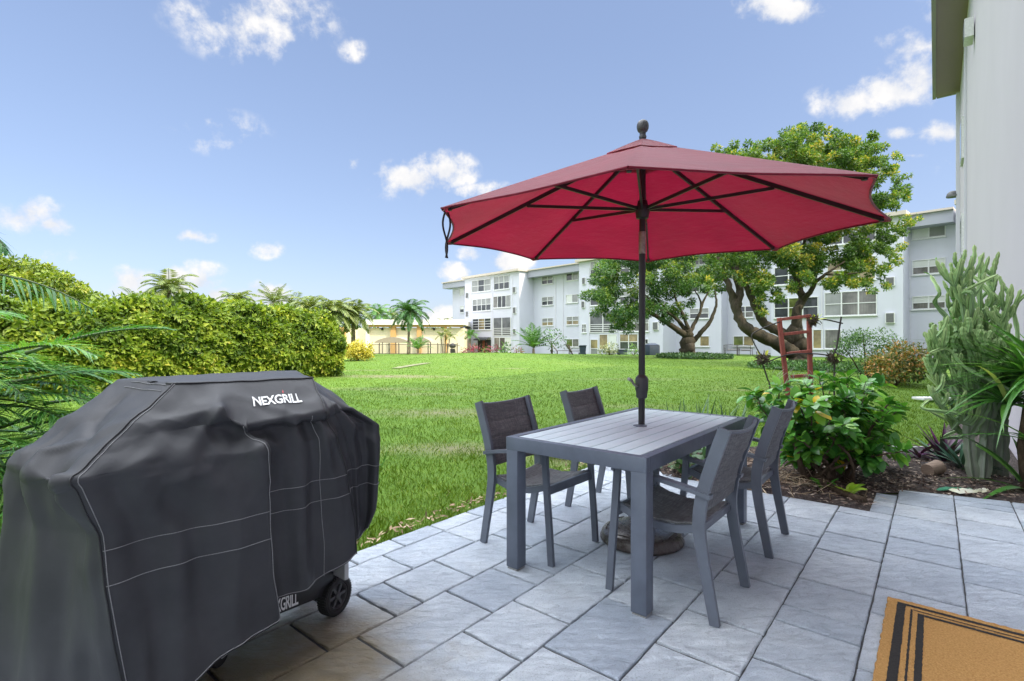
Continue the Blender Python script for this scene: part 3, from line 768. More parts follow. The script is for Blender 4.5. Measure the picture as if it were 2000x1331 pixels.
# control rings of the draped cover: (u, w, z) per column, rows from the ridge to the hem
CTRL = [
 # top (inner)              ridge                 lid flank            shelf level           band             skirt            hem
 [(.66,2.16,1.128),(.640,2.105,1.122),(.485,2.000,1.000),(.327,1.896,.880),(.385,1.905,.700),(.392,1.872,.540),(.447,1.850,.130)],   # F0 seam
 [(.72,2.16,1.128),(.715,2.100,1.120),(.610,1.985,1.010),(.490,1.895,.890),(.545,1.915,.690),(.555,1.885,.500),(.575,1.845,.150)],   # F1
 [(.80,2.16,1.128),(.800,2.098,1.118),(.715,1.960,1.032),(.690,1.925,.880),(.705,1.900,.700),(.715,1.888,.480),(.735,1.868,.218)],   # F2
 [(.90,2.16,1.126),(.900,2.098,1.117),(.800,1.922,.974),(.840,1.880,.880),(.862,1.872,.700),(.880,1.862,.500),(.900,1.855,.243)],   # F3 fold crest
 [(.93,2.16,1.126),(.925,2.098,1.117),(.835,1.924,.974),(.862,1.925,.880),(.884,1.938,.700),(.900,1.940,.500),(.915,1.940,.283)],   # F4 behind fold
 [(1.03,2.16,1.124),(1.03,2.100,1.116),(.965,1.926,.980),(.985,1.938,.880),(1.00,1.925,.700),(1.01,1.922,.500),(1.015,1.918,.292)],   # F5
 [(1.11,2.16,1.122),(1.11,2.102,1.115),(1.06,1.928,.984),(1.09,1.930,.880),(1.105,1.940,.700),(1.115,1.935,.500),(1.12,1.930,.302)],   # F5b
 [(1.15,2.16,1.120),(1.17,2.105,1.113),(1.126,1.930,.985),(1.175,1.932,.880),(1.235,1.945,.715),(1.285,1.945,.500),(1.295,1.95,.345)],  # F6 right seam
 [(1.16,2.20,1.122),(1.185,2.150,1.113),(1.175,1.990,.990),(1.235,1.995,.885),(1.285,2.020,.715),(1.315,2.030,.500),(1.32,2.03,.36)],   # R1 valley
 [(1.17,2.23,1.124),(1.20,2.220,1.116),(1.27,2.050,.975),(1.345,2.015,.905),(1.365,2.015,.720),(1.375,2.030,.500),(1.37,2.03,.38)],   # R1b
 [(1.18,2.26,1.126),(1.215,2.27,1.120),(1.335,2.060,.970),(1.430,1.985,.890),(1.432,1.990,.720),(1.425,2.010,.500),(1.40,2.03,.42)],   # R2 shelf corner
 [(1.18,2.32,1.128),(1.235,2.36,1.130),(1.37,2.25,1.000),(1.445,2.20,.890),(1.45,2.20,.700),(1.44,2.20,.500),(1.42,2.20,.36)],
 [(1.16,2.37,1.130),(1.245,2.41,1.134),(1.37,2.42,1.010),(1.44,2.39,.885),(1.44,2.40,.700),(1.44,2.40,.500),(1.43,2.40,.25)],         # R3
 [(1.0,2.37,1.130),(1.0,2.425,1.134),(1.0,2.50,1.010),(1.0,2.50,.885),(1.0,2.50,.700),(1.0,2.50,.500),(1.0,2.50,.2)],                 # B
 [(.75,2.37,1.130),(.75,2.425,1.132),(.72,2.50,1.005),(.70,2.50,.885),(.70,2.50,.700),(.70,2.50,.500),(.70,2.50,.12)],
 [(.62,2.36,1.128),(.547,2.41,1.128),(.400,2.385,1.000),(.255,2.350,.886),(.238,2.365,.700),(.220,2.36,.500),(.19,2.37,.06)],         # L2
 [(.60,2.26,1.126),(.575,2.31,1.126),(.425,2.27,1.000),(.285,2.23,.870),(.290,2.22,.700),(.262,2.23,.500),(.24,2.24,.06)],
 [(.61,2.20,1.126),(.605,2.21,1.124),(.450,2.13,.997),(.290,2.06,.862),(.335,2.075,.690),(.330,2.05,.500),(.33,2.03,.08)],             # L1
]
CT_ = []
for i_, col_ in enumerate(CTRL):             # extra row: the cloth tucks in under the lid edge
    a_, b_ = np.array(col_[2]), np.array(col_[3])
    k_ = {0: .10, 1: .12, 2: .30, 3: .45, 4: .45, 5: .5, 6: .5, 7: .45}.get(i_, .3)
    m_ = a_+(b_-a_)*(.35 if 2 <= i_ <= 7 else .3)
    if 2 <= i_ <= 7: m_[1] += .030
    elif i_ in (0, 1): m_[1] += .008
    s2_ = np.array(col_[3])+(np.array(col_[4])-np.array(col_[3]))*.17
    CT_.append(list(col_[:3])+[tuple(m_), col_[3], tuple(s2_)]+list(col_[4:]))
CTRL = CT_
CT3 = np.array(CTRL); ncol, nrow = CT3.shape[:2]
def cr(t): return np.array([-.5*t**3+t*t-.5*t, 1.5*t**3-2.5*t*t+1, -1.5*t**3+2*t*t+.5*t, .5*t**3-.5*t*t])
TENS = .6                                   # pull towards straight lines: taut fabric with defined folds
def weights(x, n, wrap, TENS=.6):
    i = int(math.floor(x)); t = x-i
    if not wrap and i >= n-1: i, t = n-2, 1.0
    idx = [(i+k) % n if wrap else min(max(i+k, 0), n-1) for k in (-1, 0, 1, 2)]
    w = cr(t)*TENS+np.array([0, 1-t, t, 0])*(1-TENS); return idx, w
def cover_pt(c, r):
    ci, cw = weights(c % ncol, ncol, True); ri, rw = weights(r, nrow, False, .35)
    p = np.zeros(3)
    for a, wa in zip(ci, cw):
        for b_, wb in zip(ri, rw): p += CT3[a, b_]*wa*wb
    return p
from mathutils import noise as mn
FOLDS = [(2.2, 2.1, 1.5, 4.3, .22, .030), (2.7, 2.3, 2.5, 4.2, .30, -.020), (1.0, 3.9, 1.05, 4.2, .34, .020), (1.25, 4.4, 1.6, 5.8, .25, -.022), (.55, 4.2, .7, 7, .25, -.016), (2.0, 4.6, 2.15, 7, .28, .020), (1.3, 5.2, 1.1, 7, .25, .014),
 (5.3, 2.4, 5.2, 7, .26, .022), (4.6, 2.6, 4.65, 7, .22, -.014), (6.35, 3.2, 6.6, 7, .22, .024), (5.85, 3.0, 5.8, 7, .2, -.012), (3.4, 2.2, 3.05, 7, .14, .010),
 (-.9, 4.0, -.45, 5.0, .28, -.034), (-1.7, 3.8, -1.4, 7, .25, .024), (-.35, 4.2, -.3, 6.5, .18, .020), (-1.1, 3.0, -.3, 3.9, .22, .008), (-1.6, 1.6, -.6, 3.6, .2, -.014),
 (8.3, 2.0, 8.6, 6.6, .20, .026), (9.2, 2.3, 9.35, 6.8, .22, -.024), (7.75, 1.8, 8.0, 6.5, .18, .020), (8.75, 2.6, 9.0, 5, .12, -.014), (9.7, 2.2, 9.75, 6.8, .18, .014)]
def cover_world(c, r, off=0.0):
    p = cover_pt(c, r); e = .03; RAW = r
    du = cover_pt(c+e, r)-cover_pt(c-e, r); dv = cover_pt(c, min(r+e, nrow-1))-cover_pt(c, max(r-e, 0))
    n = np.cross(du, dv); n = n/max(np.linalg.norm(n), 1e-9)
    U_, W_, Z_ = p
    # loose wrinkles: long vertical undulation near the hem, soft crumples near the shelf
    RAW = r if r <= 4 else max(4.0, r-1)
    r = r if r < 2 else (max(2.0, r-1) if r <= 4 else max(3.0, r-2))
    k = min(max((r-2.2)/3.5, 0), 1)
    d = .024*k*mn.noise((U_*6.5, W_*6.5, Z_*.9))+.010*k*mn.noise((U_*15, W_*15, Z_*1.6+4))+.007*mn.noise((U_*11, W_*11, Z_*7+3))*min(r, 1)
    q = abs(mn.noise((U_*8+5, W_*8, Z_*5+9))); d += .024*(.4-q)*math.exp(-((r-2.9)/1.0)**2)
    q2 = abs(mn.noise((U_*5+Z_*4, W_*5+2, Z_*3-U_*3))); d += .030*max(.22-q2, 0)*2*math.exp(-((r-2.7)/1.2)**2)
    a1, a2 = U_*.8+Z_*.6, -U_*.6+Z_*.8
    q3 = abs(mn.noise((a1*2.2+7, W_*3, a2*9+2))); d += .020*(.3-q3)*math.exp(-((r-2.2)/.9)**2)*min(max(r-.9, 0)*2, 1)
    q4 = abs(mn.noise((U_*9+1, W_*9+4, Z_*2.2-U_*2))); d += .016*k*(.35-q4)
    for (c0, r0, c1, r1, wd, am) in FOLDS:
        cc = c if c < 11 else c-ncol
        vx, vy = c1-c0, (r1-r0)*.7; wx, wy = cc-c0, (RAW-r0)*.7
        t = min(max((wx*vx+wy*vy)/(vx*vx+vy*vy), 0), 1); dd = math.hypot(wx-vx*t, wy-vy*t)
        if dd < wd*3: d += am*math.exp(-(dd/wd)**2)*(1-.45*t)
    p = p+n*(d*SIGN+off*SIGN)
    return Vector(UW(p[0], p[1], p[2])), p
# outward orientation
p_ = cover_pt(5, 4); du = cover_pt(5.03, 4)-cover_pt(4.97, 4); dv = cover_pt(5, 4.03)-cover_pt(5, 3.97)
SIGN = 1.0 if np.cross(du, dv)[1] < 0 else -1.0
SC, SR = 16, 18
nc_, nr_ = ncol*SC, (nrow-1)*SR
vs = []; fs = []
for j in range(nr_+1):
    for i in range(nc_): vs.append(cover_world(i/SC, j/SR)[0]-g0)
for j in range(nr_):
    for i in range(nc_):
        i2 = (i+1) % nc_; q = (j*nc_+i, (j+1)*nc_+i, (j+1)*nc_+i2, j*nc_+i2); fs.append(q if SIGN < 0 else q[::-1])
fs.append(tuple(range(nc_)) if SIGN < 0 else tuple(range(nc_-1, -1, -1)))
b = MB(); b.add(vs, fs); cover = b.build('cover', M_cover, bbq, smooth=True)
md = cover.modifiers.new('thickness', 'SOLIDIFY'); md.thickness = .004; md.offset = -1
def seam(path, r_, m, name, off=.0015, n=7):
    b = MB(); pts = [cover_world(c, q, off)[0]-g0 for c, q in path]; b.tube(pts, r_, n); return b.build(name, m, cover, smooth=True)
def lerp(a, b_, n): return [(a[0]+(b_[0]-a[0])*i/n, a[1]+(b_[1]-a[1])*i/n) for i in range(n+1)]
def find_r(c, z):                              # row where the cover reaches height z at column c
    lo, hi = 1.0, nrow-1.0
    for _ in range(26):
        m_ = (lo+hi)/2
        if cover_pt(c, m_)[2] > z: lo = m_
        else: hi = m_
    return (lo+hi)/2
# ridge piping, end seams, double stitched bands and hem
seam(lerp((-.3, 1), (7.6, 1), 130), .0042, M_pipe, 'piping', .001)
seam(lerp((0, 1), (0, 8), 120), .0028, M_pipe, 'piping', .0015)
seam(lerp((.09, 1), (.09, 8), 120), .0014, M_stitch, 'stitching', .0012)
seam(lerp((7.0, 1), (7.0, 8), 120), .0024, M_pipe, 'piping', .001)
seam(lerp((6.1, 2.1), (6.1, 8), 110), .0014, M_stitch, 'stitching', .0012)
seam([(c, find_r(c, .655)) for c in np.linspace(.05, 3.2, 70)], .0014, M_stitch, 'stitching')
seam([(c, find_r(c, .555)) for c in np.linspace(.05, 3.2, 70)], .0014, M_stitch, 'stitching')
seam([(c, find_r(c, .705)) for c in np.linspace(4.0, 10.2, 110)], .0014, M_stitch, 'stitching')
seam([(c, find_r(c, .62)) for c in np.linspace(4.0, 10.2, 110)], .0014, M_stitch, 'stitching')
seam(lerp((-.4, 7.97), (3.3, 7.97), 80), .0020, M_stitch, 'stitching', .0008)
seam(lerp((4.0, 7.96), (10.2, 7.96), 90), .0016, M_stitch, 'stitching', .0008)
seam(lerp((3.12, 2.1), (3.12, 8), 100), .0016, M_stitch, 'stitching', .0014)
# flat reinforcing tape on the left shoulder
def tape(c0, c1, r0, r1, m, name, n=30, off=.003):
    vs = []; 
    for i in range(n+1):
        c = c0+(c1-c0)*i/n
        for r in (r0, r1): vs.append(cover_world(c, r, off)[0]-g0)
    b = MB(); b.add(vs, [(2*i, 2*i+1, 2*i+3, 2*i+2) for i in range(n)]); return b.build(name, m, cover)
seam(lerp((-2.0, 1.05), (-.2, 1.05), 40), .0014, M_stitch, 'stitching'); seam(lerp((-2.0, 1.2), (-.2, 1.2), 40), .0014, M_stitch, 'stitching')
# lettering
def text_mesh(s, bold=.012, spacing=1.0):
    cu = bpy.data.curves.new('lettering', 'FONT'); cu.body = s; cu.size = 1; cu.offset = bold; cu.space_character = spacing; cu.resolution_u = 3
    ob = bpy.data.objects.new('lettering', cu); COL.objects.link(ob)
    dg = bpy.context.evaluated_depsgraph_get(); me = bpy.data.meshes.new_from_object(ob.evaluated_get(dg))
    bpy.data.objects.remove(ob)
    bm = bmesh.new(); bm.from_mesh(me); bmesh.ops.triangulate(bm, faces=bm.faces[:])
    for _ in range(3): bmesh.ops.subdivide_edges(bm, edges=[e for e in bm.edges if e.calc_length() > .12], cuts=1); bmesh.ops.triangulate(bm, faces=bm.faces[:])
    bm.verts.index_update(); V = [tuple(v.co) for v in bm.verts]; F = [[v.index for v in f.verts] for f in bm.faces]; bm.free(); bpy.data.meshes.remove(me)
    xs = [v[0] for v in V]; ys = [v[1] for v in V]; x0, x1, y0, y1 = min(xs), max(xs), min(ys), max(ys)
    return [((v[0]-x0)/(x1-x0), (v[1]-y0)/(y1-y0)) for v in V], F
TV, TF = text_mesh('NEXGRILL', .022, .93)
def col_for_u(u, r, c0=2.0, c1=7.0):
    lo, hi = c0, c1
    for _ in range(24):
        m_ = (lo+hi)/2
        if cover_pt(m_, r)[0] < u: lo = m_
        else: hi = m_
    return (lo+hi)/2
def on_lid(x, y, off=.003):
    z = 1.025+y*.034; c = 5.0
    u = .872+x*.192+(y-.5)*.012
    r = 1.5
    for _ in range(4): c = col_for_u(u, r); r = find_r(c, z)
    return cover_world(c, r, off)[0]-g0
vs = [on_lid(x, y) for x, y in TV]
b = MB(); b.add(vs, TF); b.build('lettering', M_white, cover)
b = MB()
fl = [on_lid(.635+.028*dx, 1.08+.40*dy, .0036) for dx, dy in ((-.1, 0), (.5, .05), (.72, .35), (.55, .62), (.42, 1.0), (.2, .7), (-.35, .5), (-.45, .2))]
b.add(fl, [tuple(range(8))]); b.build('flame_mark', M_redp, cover)
# cart under the cover
b = MB()
def cbox(u0, u1, w0, w1, z0, z1, bev=.006):
    b.box(UW((u0+u1)/2, (w0+w1)/2, (z0+z1)/2)-g0, (u1-u0, w1-w0, z1-z0), Matrix.Rotation(RZ, 3, 'Z'), bev=bev)
cbox(.78, 1.30, 2.145, 2.40, .115, .21); b.build('bottom_shelf', M_cart, bbq, angle=R(40))
for (u, w) in ((.81, 2.17), (.81, 2.385), (1.27, 2.385), (1.27, 2.17)):
    b = MB(); cbox(u-.025, u+.025, w-.025, w+.025, .09 if u < 1 else .215, .8); b.build('cart_leg', M_cart, bbq, angle=R(40))
b = MB(); cbox(1.302, 1.325, 2.06, 2.38, .19, .44); b.build('side_panel', M_cartg, bbq, angle=R(40))
b = MB(); cbox(.70, 1.12, 2.14, 2.38, .55, 1.02, .02); b.build('firebox', M_cart, bbq, angle=R(40))
b = MB(); vs = [UW(.988+x*.138, 2.1405, .128+y*.060)-g0 for x, y in TV]; b.add(vs, TF); b.build('lettering', M_white, bbq)
# casters on the left, wheel on the right
for w in (2.17, 2.385):
    b = MB(); p = UW(.81, w, .045)-g0; rot = Matrix.Rotation(RZ+.5, 3, 'Z')
    b.lathe([(.012, -.02), (.040, -.018), (.044, -.012), (.044, .012), (.040, .018), (.012, .02)], p, 22, axis=rot @ Matrix.Rotation(math.pi/2, 3, 'X')); ca = b.build('caster', M_rubber, bbq, angle=R(40))
    b = MB()
    for s in (-1, 1): b.box(p+rot @ Vector((.01, s*.026, .03)), (.035, .004, .075), rot, bev=.001)
    b.box(p+rot @ Vector((.012, 0, .07)), (.05, .06, .012), rot, bev=.003); b.build('caster_fork', M_cartg, ca, angle=R(40))
def wheel(u, w, turn):
    p = UW(u, w, .088)-g0; rot = Matrix.Rotation(RZ+turn, 3, 'Z'); ax = rot @ Matrix.Rotation(math.pi/2, 3, 'X')   # lathe axis -> out of the front
    wh = MB(); wh.lathe([(.058, -.024), (.072, -.030), (.083, -.026), (.0865, -.016), (.0875, 0), (.0865, .016), (.083, .026), (.072, .030), (.060, .026), (.058, .020), (.058, -.024)], p, 48, axis=ax, cap=False)
    for k in range(44):                       # tread blocks
        a = 2*math.pi*k/44
        for s in (-1, 1):
            c = ax @ Vector((.0868*math.cos(a), .0868*math.sin(a), s*.013)); rr = ax @ Matrix.Rotation(a, 3, 'Z')
            wh.box(p+c, (.0045, .0065, .020), rr)
    t = wh.build('wheel', M_rubber, bbq, angle=R(35))
    b = MB(); b.lathe([(.059, -.02), (.060, .020), (.055, .024), (.051, .018), (.050, -.02)], p, 40, axis=ax)
    b.lathe([(.002, -.01), (.016, -.01), (.016, .022), (.010, .027), (.002, .028)], p, 24, axis=ax)
    for k in range(6):
        a = 2*math.pi*k/6
        b.bar(p+ax @ Vector((.012*math.cos(a), .012*math.sin(a), .012)), p+ax @ Vector((.053*math.cos(a), .053*math.sin(a), .012)), .013, .012, up=ax @ Vector((0, 0, 1)))
    b.lathe([(.002, -.022), (.050, -.022), (.050, -.016), (.002, -.016)], p, 40, axis=ax)
    b.build('rim', M_rim, t, angle=R(40))
    b = MB(); b.box(p+rot @ Vector((-.02, .05, .045)), (.09, .03, .11), rot, bev=.006); b.build('axle_bracket', M_cart, t, angle=R(40))
wheel(1.317, 2.165, R(16)); wheel(1.317, 2.42, R(8))

# ------------------------------------------------------------------ buildings
def stucco(name, c, sc=9, bs=.25, streak=.16):
    m, nt, out = mat(name)
    f = noise(nt, .35, 5, .6); f2 = noise(nt, sc*9, 4, .7); st = scaled(nt, (1.6, 1.6, .12)); f3 = noise(nt, 1.5, 5, .6, vec=st)
    col = ramp(nt, f, [(.3, tuple(v*.93 for v in c)), (.7, c)])
    col = mixc(nt, math_(nt, 'MULTIPLY', ramp(nt, f3, [(.5, (0,0,0)), (.8, (1,1,1))]), streak), col, tuple(v*.72 for v in c))
    pbsdf(nt, out, col, .85, 0, bump(nt, f2, bs, .01), .2); return m
M_wall = stucco('pale_blue_white_stucco', (.57, .58, .67))
M_wing = stucco('white_stucco', (.56, .515, .56), 12, .3, .03)
M_fascia = stucco('grey_blue_fascia', (.33, .345, .40))
M_trim = stucco('white_trim', (.58, .58, .64))
M_roof = stucco('tan_roof_edge', (.55, .49, .43))
M_cream = stucco('cream_stucco', (.80, .70, .52)); M_ochre = stucco('ochre_pilaster', (.60, .36, .15)); M_whiter = stucco('white_parapet', (.80, .77, .72))
M_alu = simple('white_window_frame', (.74, .75, .76), rough=.5, bstr=.02)
M_soffit = stucco('grey_soffit', (.34, .25, .34)); M_greyd = stucco('weathered_grey_fascia', (.36, .33, .38))
def glass_mat(name, c, rough=.04, blinds=None, var=.5, spec=.7):
    m, nt, out = mat(name)
    f = noise(nt, .9, 3, .6); col = ramp(nt, f, [(.35, tuple(v*(1-var) for v in c)), (.65, c)])
    if blinds:
        w = N(nt, 'ShaderNodeTexWave', wave_type='BANDS', bands_direction=blinds); w.inputs['Scale'].default_value = 4.5 if blinds == 'Z' else 1.8; w.inputs['Distortion'].default_value = .3
        tc = nt.nodes.new('ShaderNodeTexCoord'); nt.links.new(tc.outputs['Object'], w.inputs[0])
        col = mixc(nt, math_(nt, 'MULTIPLY', w.outputs['Fac'], .35), col, tuple(v*.5 for v in c))
    pbsdf(nt, out, col, rough, 0, None, spec); return m
M_glassd = glass_mat('dark_window_glass', (.055, .06, .07)); M_glassb = glass_mat('window_glass_with_blinds', (.30, .31, .31), .1, 'Z', .3)
M_glassc = glass_mat('window_glass_with_curtains', (.22, .21, .20), .08, 'X', .6); M_glassp = glass_mat('pale_window_panel', (.62, .64, .62), .15, None, .08)
M_glassw = glass_mat('warm_window_glass', (.34, .27, .14), .05, None, .6); M_glassg = glass_mat('green_reflection_tint_glass', (.16, .19, .06), .04, None, .7)  # warm and green reflections are painted into the pane colour
M_ac = simple('grey_air_conditioner_grille', (.16, .165, .17), (.07, .07, .075), 3, .6, stretch=(1, 1, 14), bstr=.5)
M_bald = glass_mat('balcony_shade_panel', (.16, .165, .18), .5, None, .5, .2)
M_dark = simple('dark_opening', (.03, .032, .036), rough=.8); M_brick = simple('red_brown_wall', (.25, .07, .05), rough=.8)
FP = Vector((30.8, 37.8, 0)); FE = Vector((-.669, .743, 0)); FN = Vector((-.743, -.669, 0))
FR_ = math.atan2(FE.y, FE.x)                  # local x along the facade (to the far left), local y = inwards
bld = thing('apartment_building', 'long four storey pale apartment block with stepped bays across the lawn', 'apartment building', FP, FR_)
# local axes: x = s along FE ; y: rotate -> (-sin, cos) ; FN should be local +/-y
LY = Vector((-math.sin(FR_), math.cos(FR_), 0)); YS = 1 if LY.dot(FN) > 0 else -1
def s_of(px, off):
    r = (px-1000)/1000; P = FP+FN*off
    return (r*P.y-P.x)/(FE.x-r*FE.y)
def z_of(px, py, off):
    s = s_of(px, off); P = FP+FN*off+FE*s; return EYE-(py-664.4)/1000*P.y
def fbox(b, s0, s1, o0, o1, z0, z1, mi=0):
    b.box(((s0+s1)/2, YS*(o0+o1)/2, (z0+z1)/2), (abs(s1-s0), abs(o1-o0), z1-z0), mi=mi)
ZB, ZR = -1.6, 10.35
secs = [('left_end', 884, 908, 0), ('bay', 908, 1014.5, 2.66), ('mid', 1043, 1131, 0), ('bay', 1131, 1295, 2.5), ('mid', 1320, 1409, 0), ('mid', 1420, 1506, -1.3), ('bay', 1506, 1764, 2.2), ('mid', 1777, 1868, 0)]
spans = []
for i, (k, a, c, off) in enumerate(secs):
    s1 = s_of(a, off); s0 = s_of(c, off); spans.append([s0, s1, off, k])
for i in range(len(spans)-1):                 # close the plan: neighbours meet
    A_, B_ = spans[i], spans[i+1]
    if A_[2] > B_[2]: B_[1] = A_[0]
    else: A_[0] = B_[1]
for i, (s0, s1, off, k) in enumerate(spans):
    b = MB(); fbox(b, s0, s1, off, -9-.01*i, ZB, ZR); w_ = b.build('wall', M_wall, bld)
    spans[i].append(w_)
    b = MB()
    if k == 'bay':
        fbox(b, s0-.25, s1+.25, off+.45, -8.9, ZR+.02, ZR+.30); b.build('roof_edge', M_roof, bld)
    else:
        fbox(b, s0-(.0 if i else 0), s1+(1.0 if i == 0 else 0), off+1.25, off-.3, ZR-.75, ZR+.12); b.build('fascia', M_fascia, bld)
        b = MB(); fbox(b, s0, s1+(1.15 if i == 0 else 0), off+1.42, -8.8, ZR+.125, ZR+.27); b.build('roof_edge', M_roof, bld)
b = MB(); fbox(b, -9.0, -2.1, 3.0, -8.7, ZB, ZR); b.build('wall', M_wall, bld)  # unseen extra bay, added to shade the big bay's sunlit return
b = MB(); fbox(b, -9.2, -1.85, 3.45, -8.6, ZR+.02, ZR+.30); b.build('roof_edge', M_roof, bld)  # roof edge of the added bay
def section_off(px):
    for k, a, c, off in secs:
        if a <= px <= c: return off
    return 0
def window(px0, px1, py0, py1, cols, rows, m, off=None, parent=None, fr=.055, rail=True, sub='pane'):
    off = section_off((px0+px1)/2) if off is None else off; pc = (px0+px1)/2
    s1, s0 = s_of(px0, off), s_of(px1, off); z1, z0 = z_of(pc, py0, off), z_of(pc, py1, off)
    b = MB()
    fbox(b, s0-.05, s1+.05, off, off+.07, z0-.07, z0); fbox(b, s0-.05, s1+.05, off, off+.07, z1, z1+.07)
    fbox(b, s0-.05, s0, off, off+.07, z0+.001, z1-.001); fbox(b, s1, s1+.05, off, off+.07, z0+.001, z1-.001)
    for i in range(1, cols): x = s0+(s1-s0)*i/cols; fbox(b, x-.045, x+.045, off, off+.065, z0+.001, z1-.001)
    for j in range(1, rows): z = z0+(z1-z0)*j/rows; fbox(b, s0+.001, s1-.001, off, off+.055, z-.03, z+.03)
    fbox(b, s0-.1, s1+.1, off, off+.12, z0-.14, z0-.072)
    w_ = b.build('window', M_alu, bld)
    b = MB(); ms = m if isinstance(m, (list, tuple)) else [m]
    for i in range(cols):
        for j in range(rows):
            xa, xb = s0+(s1-s0)*i/cols, s0+(s1-s0)*(i+1)/cols; za, zb = z0+(z1-z0)*j/rows, z0+(z1-z0)*(j+1)/rows
            fbox(b, xa+.01, xb-.01, off, off+.02, za+.01, zb-.01, mi=(j if rows > 1 and len(ms) == 2 else (cols-1-i)) % len(ms))
    b.build(sub, ms, w_); return w_
def ac(px0, px1, py0, py1, off=None):
    off = section_off((px0+px1)/2) if off is None else off; pc = (px0+px1)/2
    s1, s0 = s_of(px0, off), s_of(px1, off); z1, z0 = z_of(pc, py0, off), z_of(pc, py1, off)
    b = MB(); fbox(b, s0, s1, off, off+.16, z0, z1); w_ = b.build('air_conditioner', M_alu, bld)
    b = MB(); fbox(b, s0+.05, s1-.05, off+.16, off+.175, z0+.05, z1-.05); b.build('grille', M_ac, w_)
def z6(x, y): return 860+.1653*x, 500+.1653*y
def z3(x, y): return 1130+.2*x, 480+.2*y
def z4(x, y): return 1480+.3006*x, 360+.3006*y
def win(zf, x0, x1, y0, y1, cols, rows, m, **k):
    a, b_ = zf(x0, y0); c, d = zf(x1, y1); return window(a, c, b_, d, cols, rows, m, **k)
def acz(zf, x0, x1, y0, y1, **k):
    a, b_ = zf(x0, y0); c, d = zf(x1, y1); ac(a, c, b_, d, **k)
DB = [M_glassd, M_glassb]
# far left bay
win(z6, 380, 597, 280, 412, 3, 2, [M_glassb, M_glassd, M_glassb]); win(z6, 640, 815, 235, 385, 3, 2, DB)
win(z6, 387, 597, 505, 640, 4, 2, DB); win(z6, 632, 830, 470, 600, 4, 1, [M_glassc, M_glassd, M_glassd, M_glassb])
win(z6, 387, 597, 738, 862, 3, 4, [M_glassd, M_glassw, M_glassd]); win(z6, 640, 835, 962, 1125, 3, 1, [M_glassc, M_glassd, M_glassp])
win(z6, 233, 282, 378, 450, 1, 2, M_glassp, off=0); win(z6, 237, 280, 588, 660, 1, 2, [M_glassd, M_glassp], off=0); win(z6, 236, 280, 795, 870, 1, 1, M_glassd, off=0); win(z6, 240, 275, 1010, 1080, 1, 1, M_glassp, off=0)
for r in ((862,900,360,432),(866,902,600,675),(866,900,855,920),(308,342,430,498),(308,342,648,718)): acz(z6, *r)
# recess 1
win(z6, 1205, 1332, 232, 322, 2, 2, DB); win(z6, 1495, 1632, 190, 278, 2, 1, [M_glassd, M_glassb], off=0); win(z6, 1207, 1333, 482, 572, 2, 2, DB); win(z6, 1492, 1630, 455, 542, 2, 1, [M_glassp, M_glassb], off=0)
win(z6, 1208, 1333, 735, 815, 2, 2, [M_glassw, M_glassb]); win(z6, 1497, 1633, 715, 803, 2, 2, [M_glassw, M_glassb], off=0); win(z6, 1497, 1635, 980, 1065, 2, 1, [M_glassg, M_glassc], off=0)
# second bay
for r in ((1683,1722,250,332),(1675,1715,530,610)): acz(z6, *r, off=2.5)
win(z6, 1680, 1722, 805, 895, 2, 2, M_glassd, off=2.5)
win(z3, 410, 685, 680, 828, 2, 2, [M_glassc, M_glassb]); acz(z3, 730, 785, 740, 820); win(z3, 655, 680, 912, 1000, 1, 2, M_glassd)
win(z3, 208, 370, 865, 1005, 2, 1, [M_glassw, M_glassp]); win(z3, 408, 578, 862, 1005, 2, 2, [M_glassd, M_glassw]); win(z3, 122, 188, 915, 1085, 1, 2, [M_glassb, M_glassw])
for zz in (410, 130): win(z3, 410, 685, zz, zz+150, 3, 2, DB); win(z3, 120, 370, zz+10, zz+160, 3, 2, DB)
# recess 2 and 3
for dy in (0, -262, -524): win(z3, 1092, 1270, 612+dy, 702+dy, 2, 2, DB)
win(z3, 1102, 1275, 882, 973, 2, 1, [M_glassp, M_glassw])
for dy in (0, -285, -570): win(z3, 1556, 1705, 592+dy, 692+dy, 2, 2, [M_glassc, M_glassd])
win(z3, 1518, 1710, 882, 970, 2, 1, [M_glassg, M_glassw])
# big bay behind the tall tree
win(z4, 112, 390, 738, 858, 3, 2, [M_glassd, M_glassg, M_glassd]); win(z4, 440, 770, 697, 845, 3, 2, [M_glassb, M_glassc, M_glassc])
win(z4, 112, 390, 530, 640, 3, 2, M_glassd); win(z4, 455, 762, 480, 620, 3, 2, [M_glassw, M_glassd, M_glassw]); win(z4, 112, 390, 290, 415, 3, 2, DB); win(z4, 455, 762, 245, 375, 3, 2, DB)
win(z4, 300, 420, 945, 1062, 2, 1, [M_glassp, M_glassw]); win(z4, 440, 540, 945, 1062, 1, 1, M_glassc); acz(z4, 832, 893, 600, 660); acz(z4, 832, 893, 832, 900)
# right end
win(z4, 1010, 1216, 250, 340, 2, 1, [M_glassp, M_glassb]); win(z4, 1010, 1215, 488, 575, 2, 2, [M_glassc, M_glassp]); win(z4, 1010, 1215, 727, 803, 2, 2, [M_glassc, M_glassp])
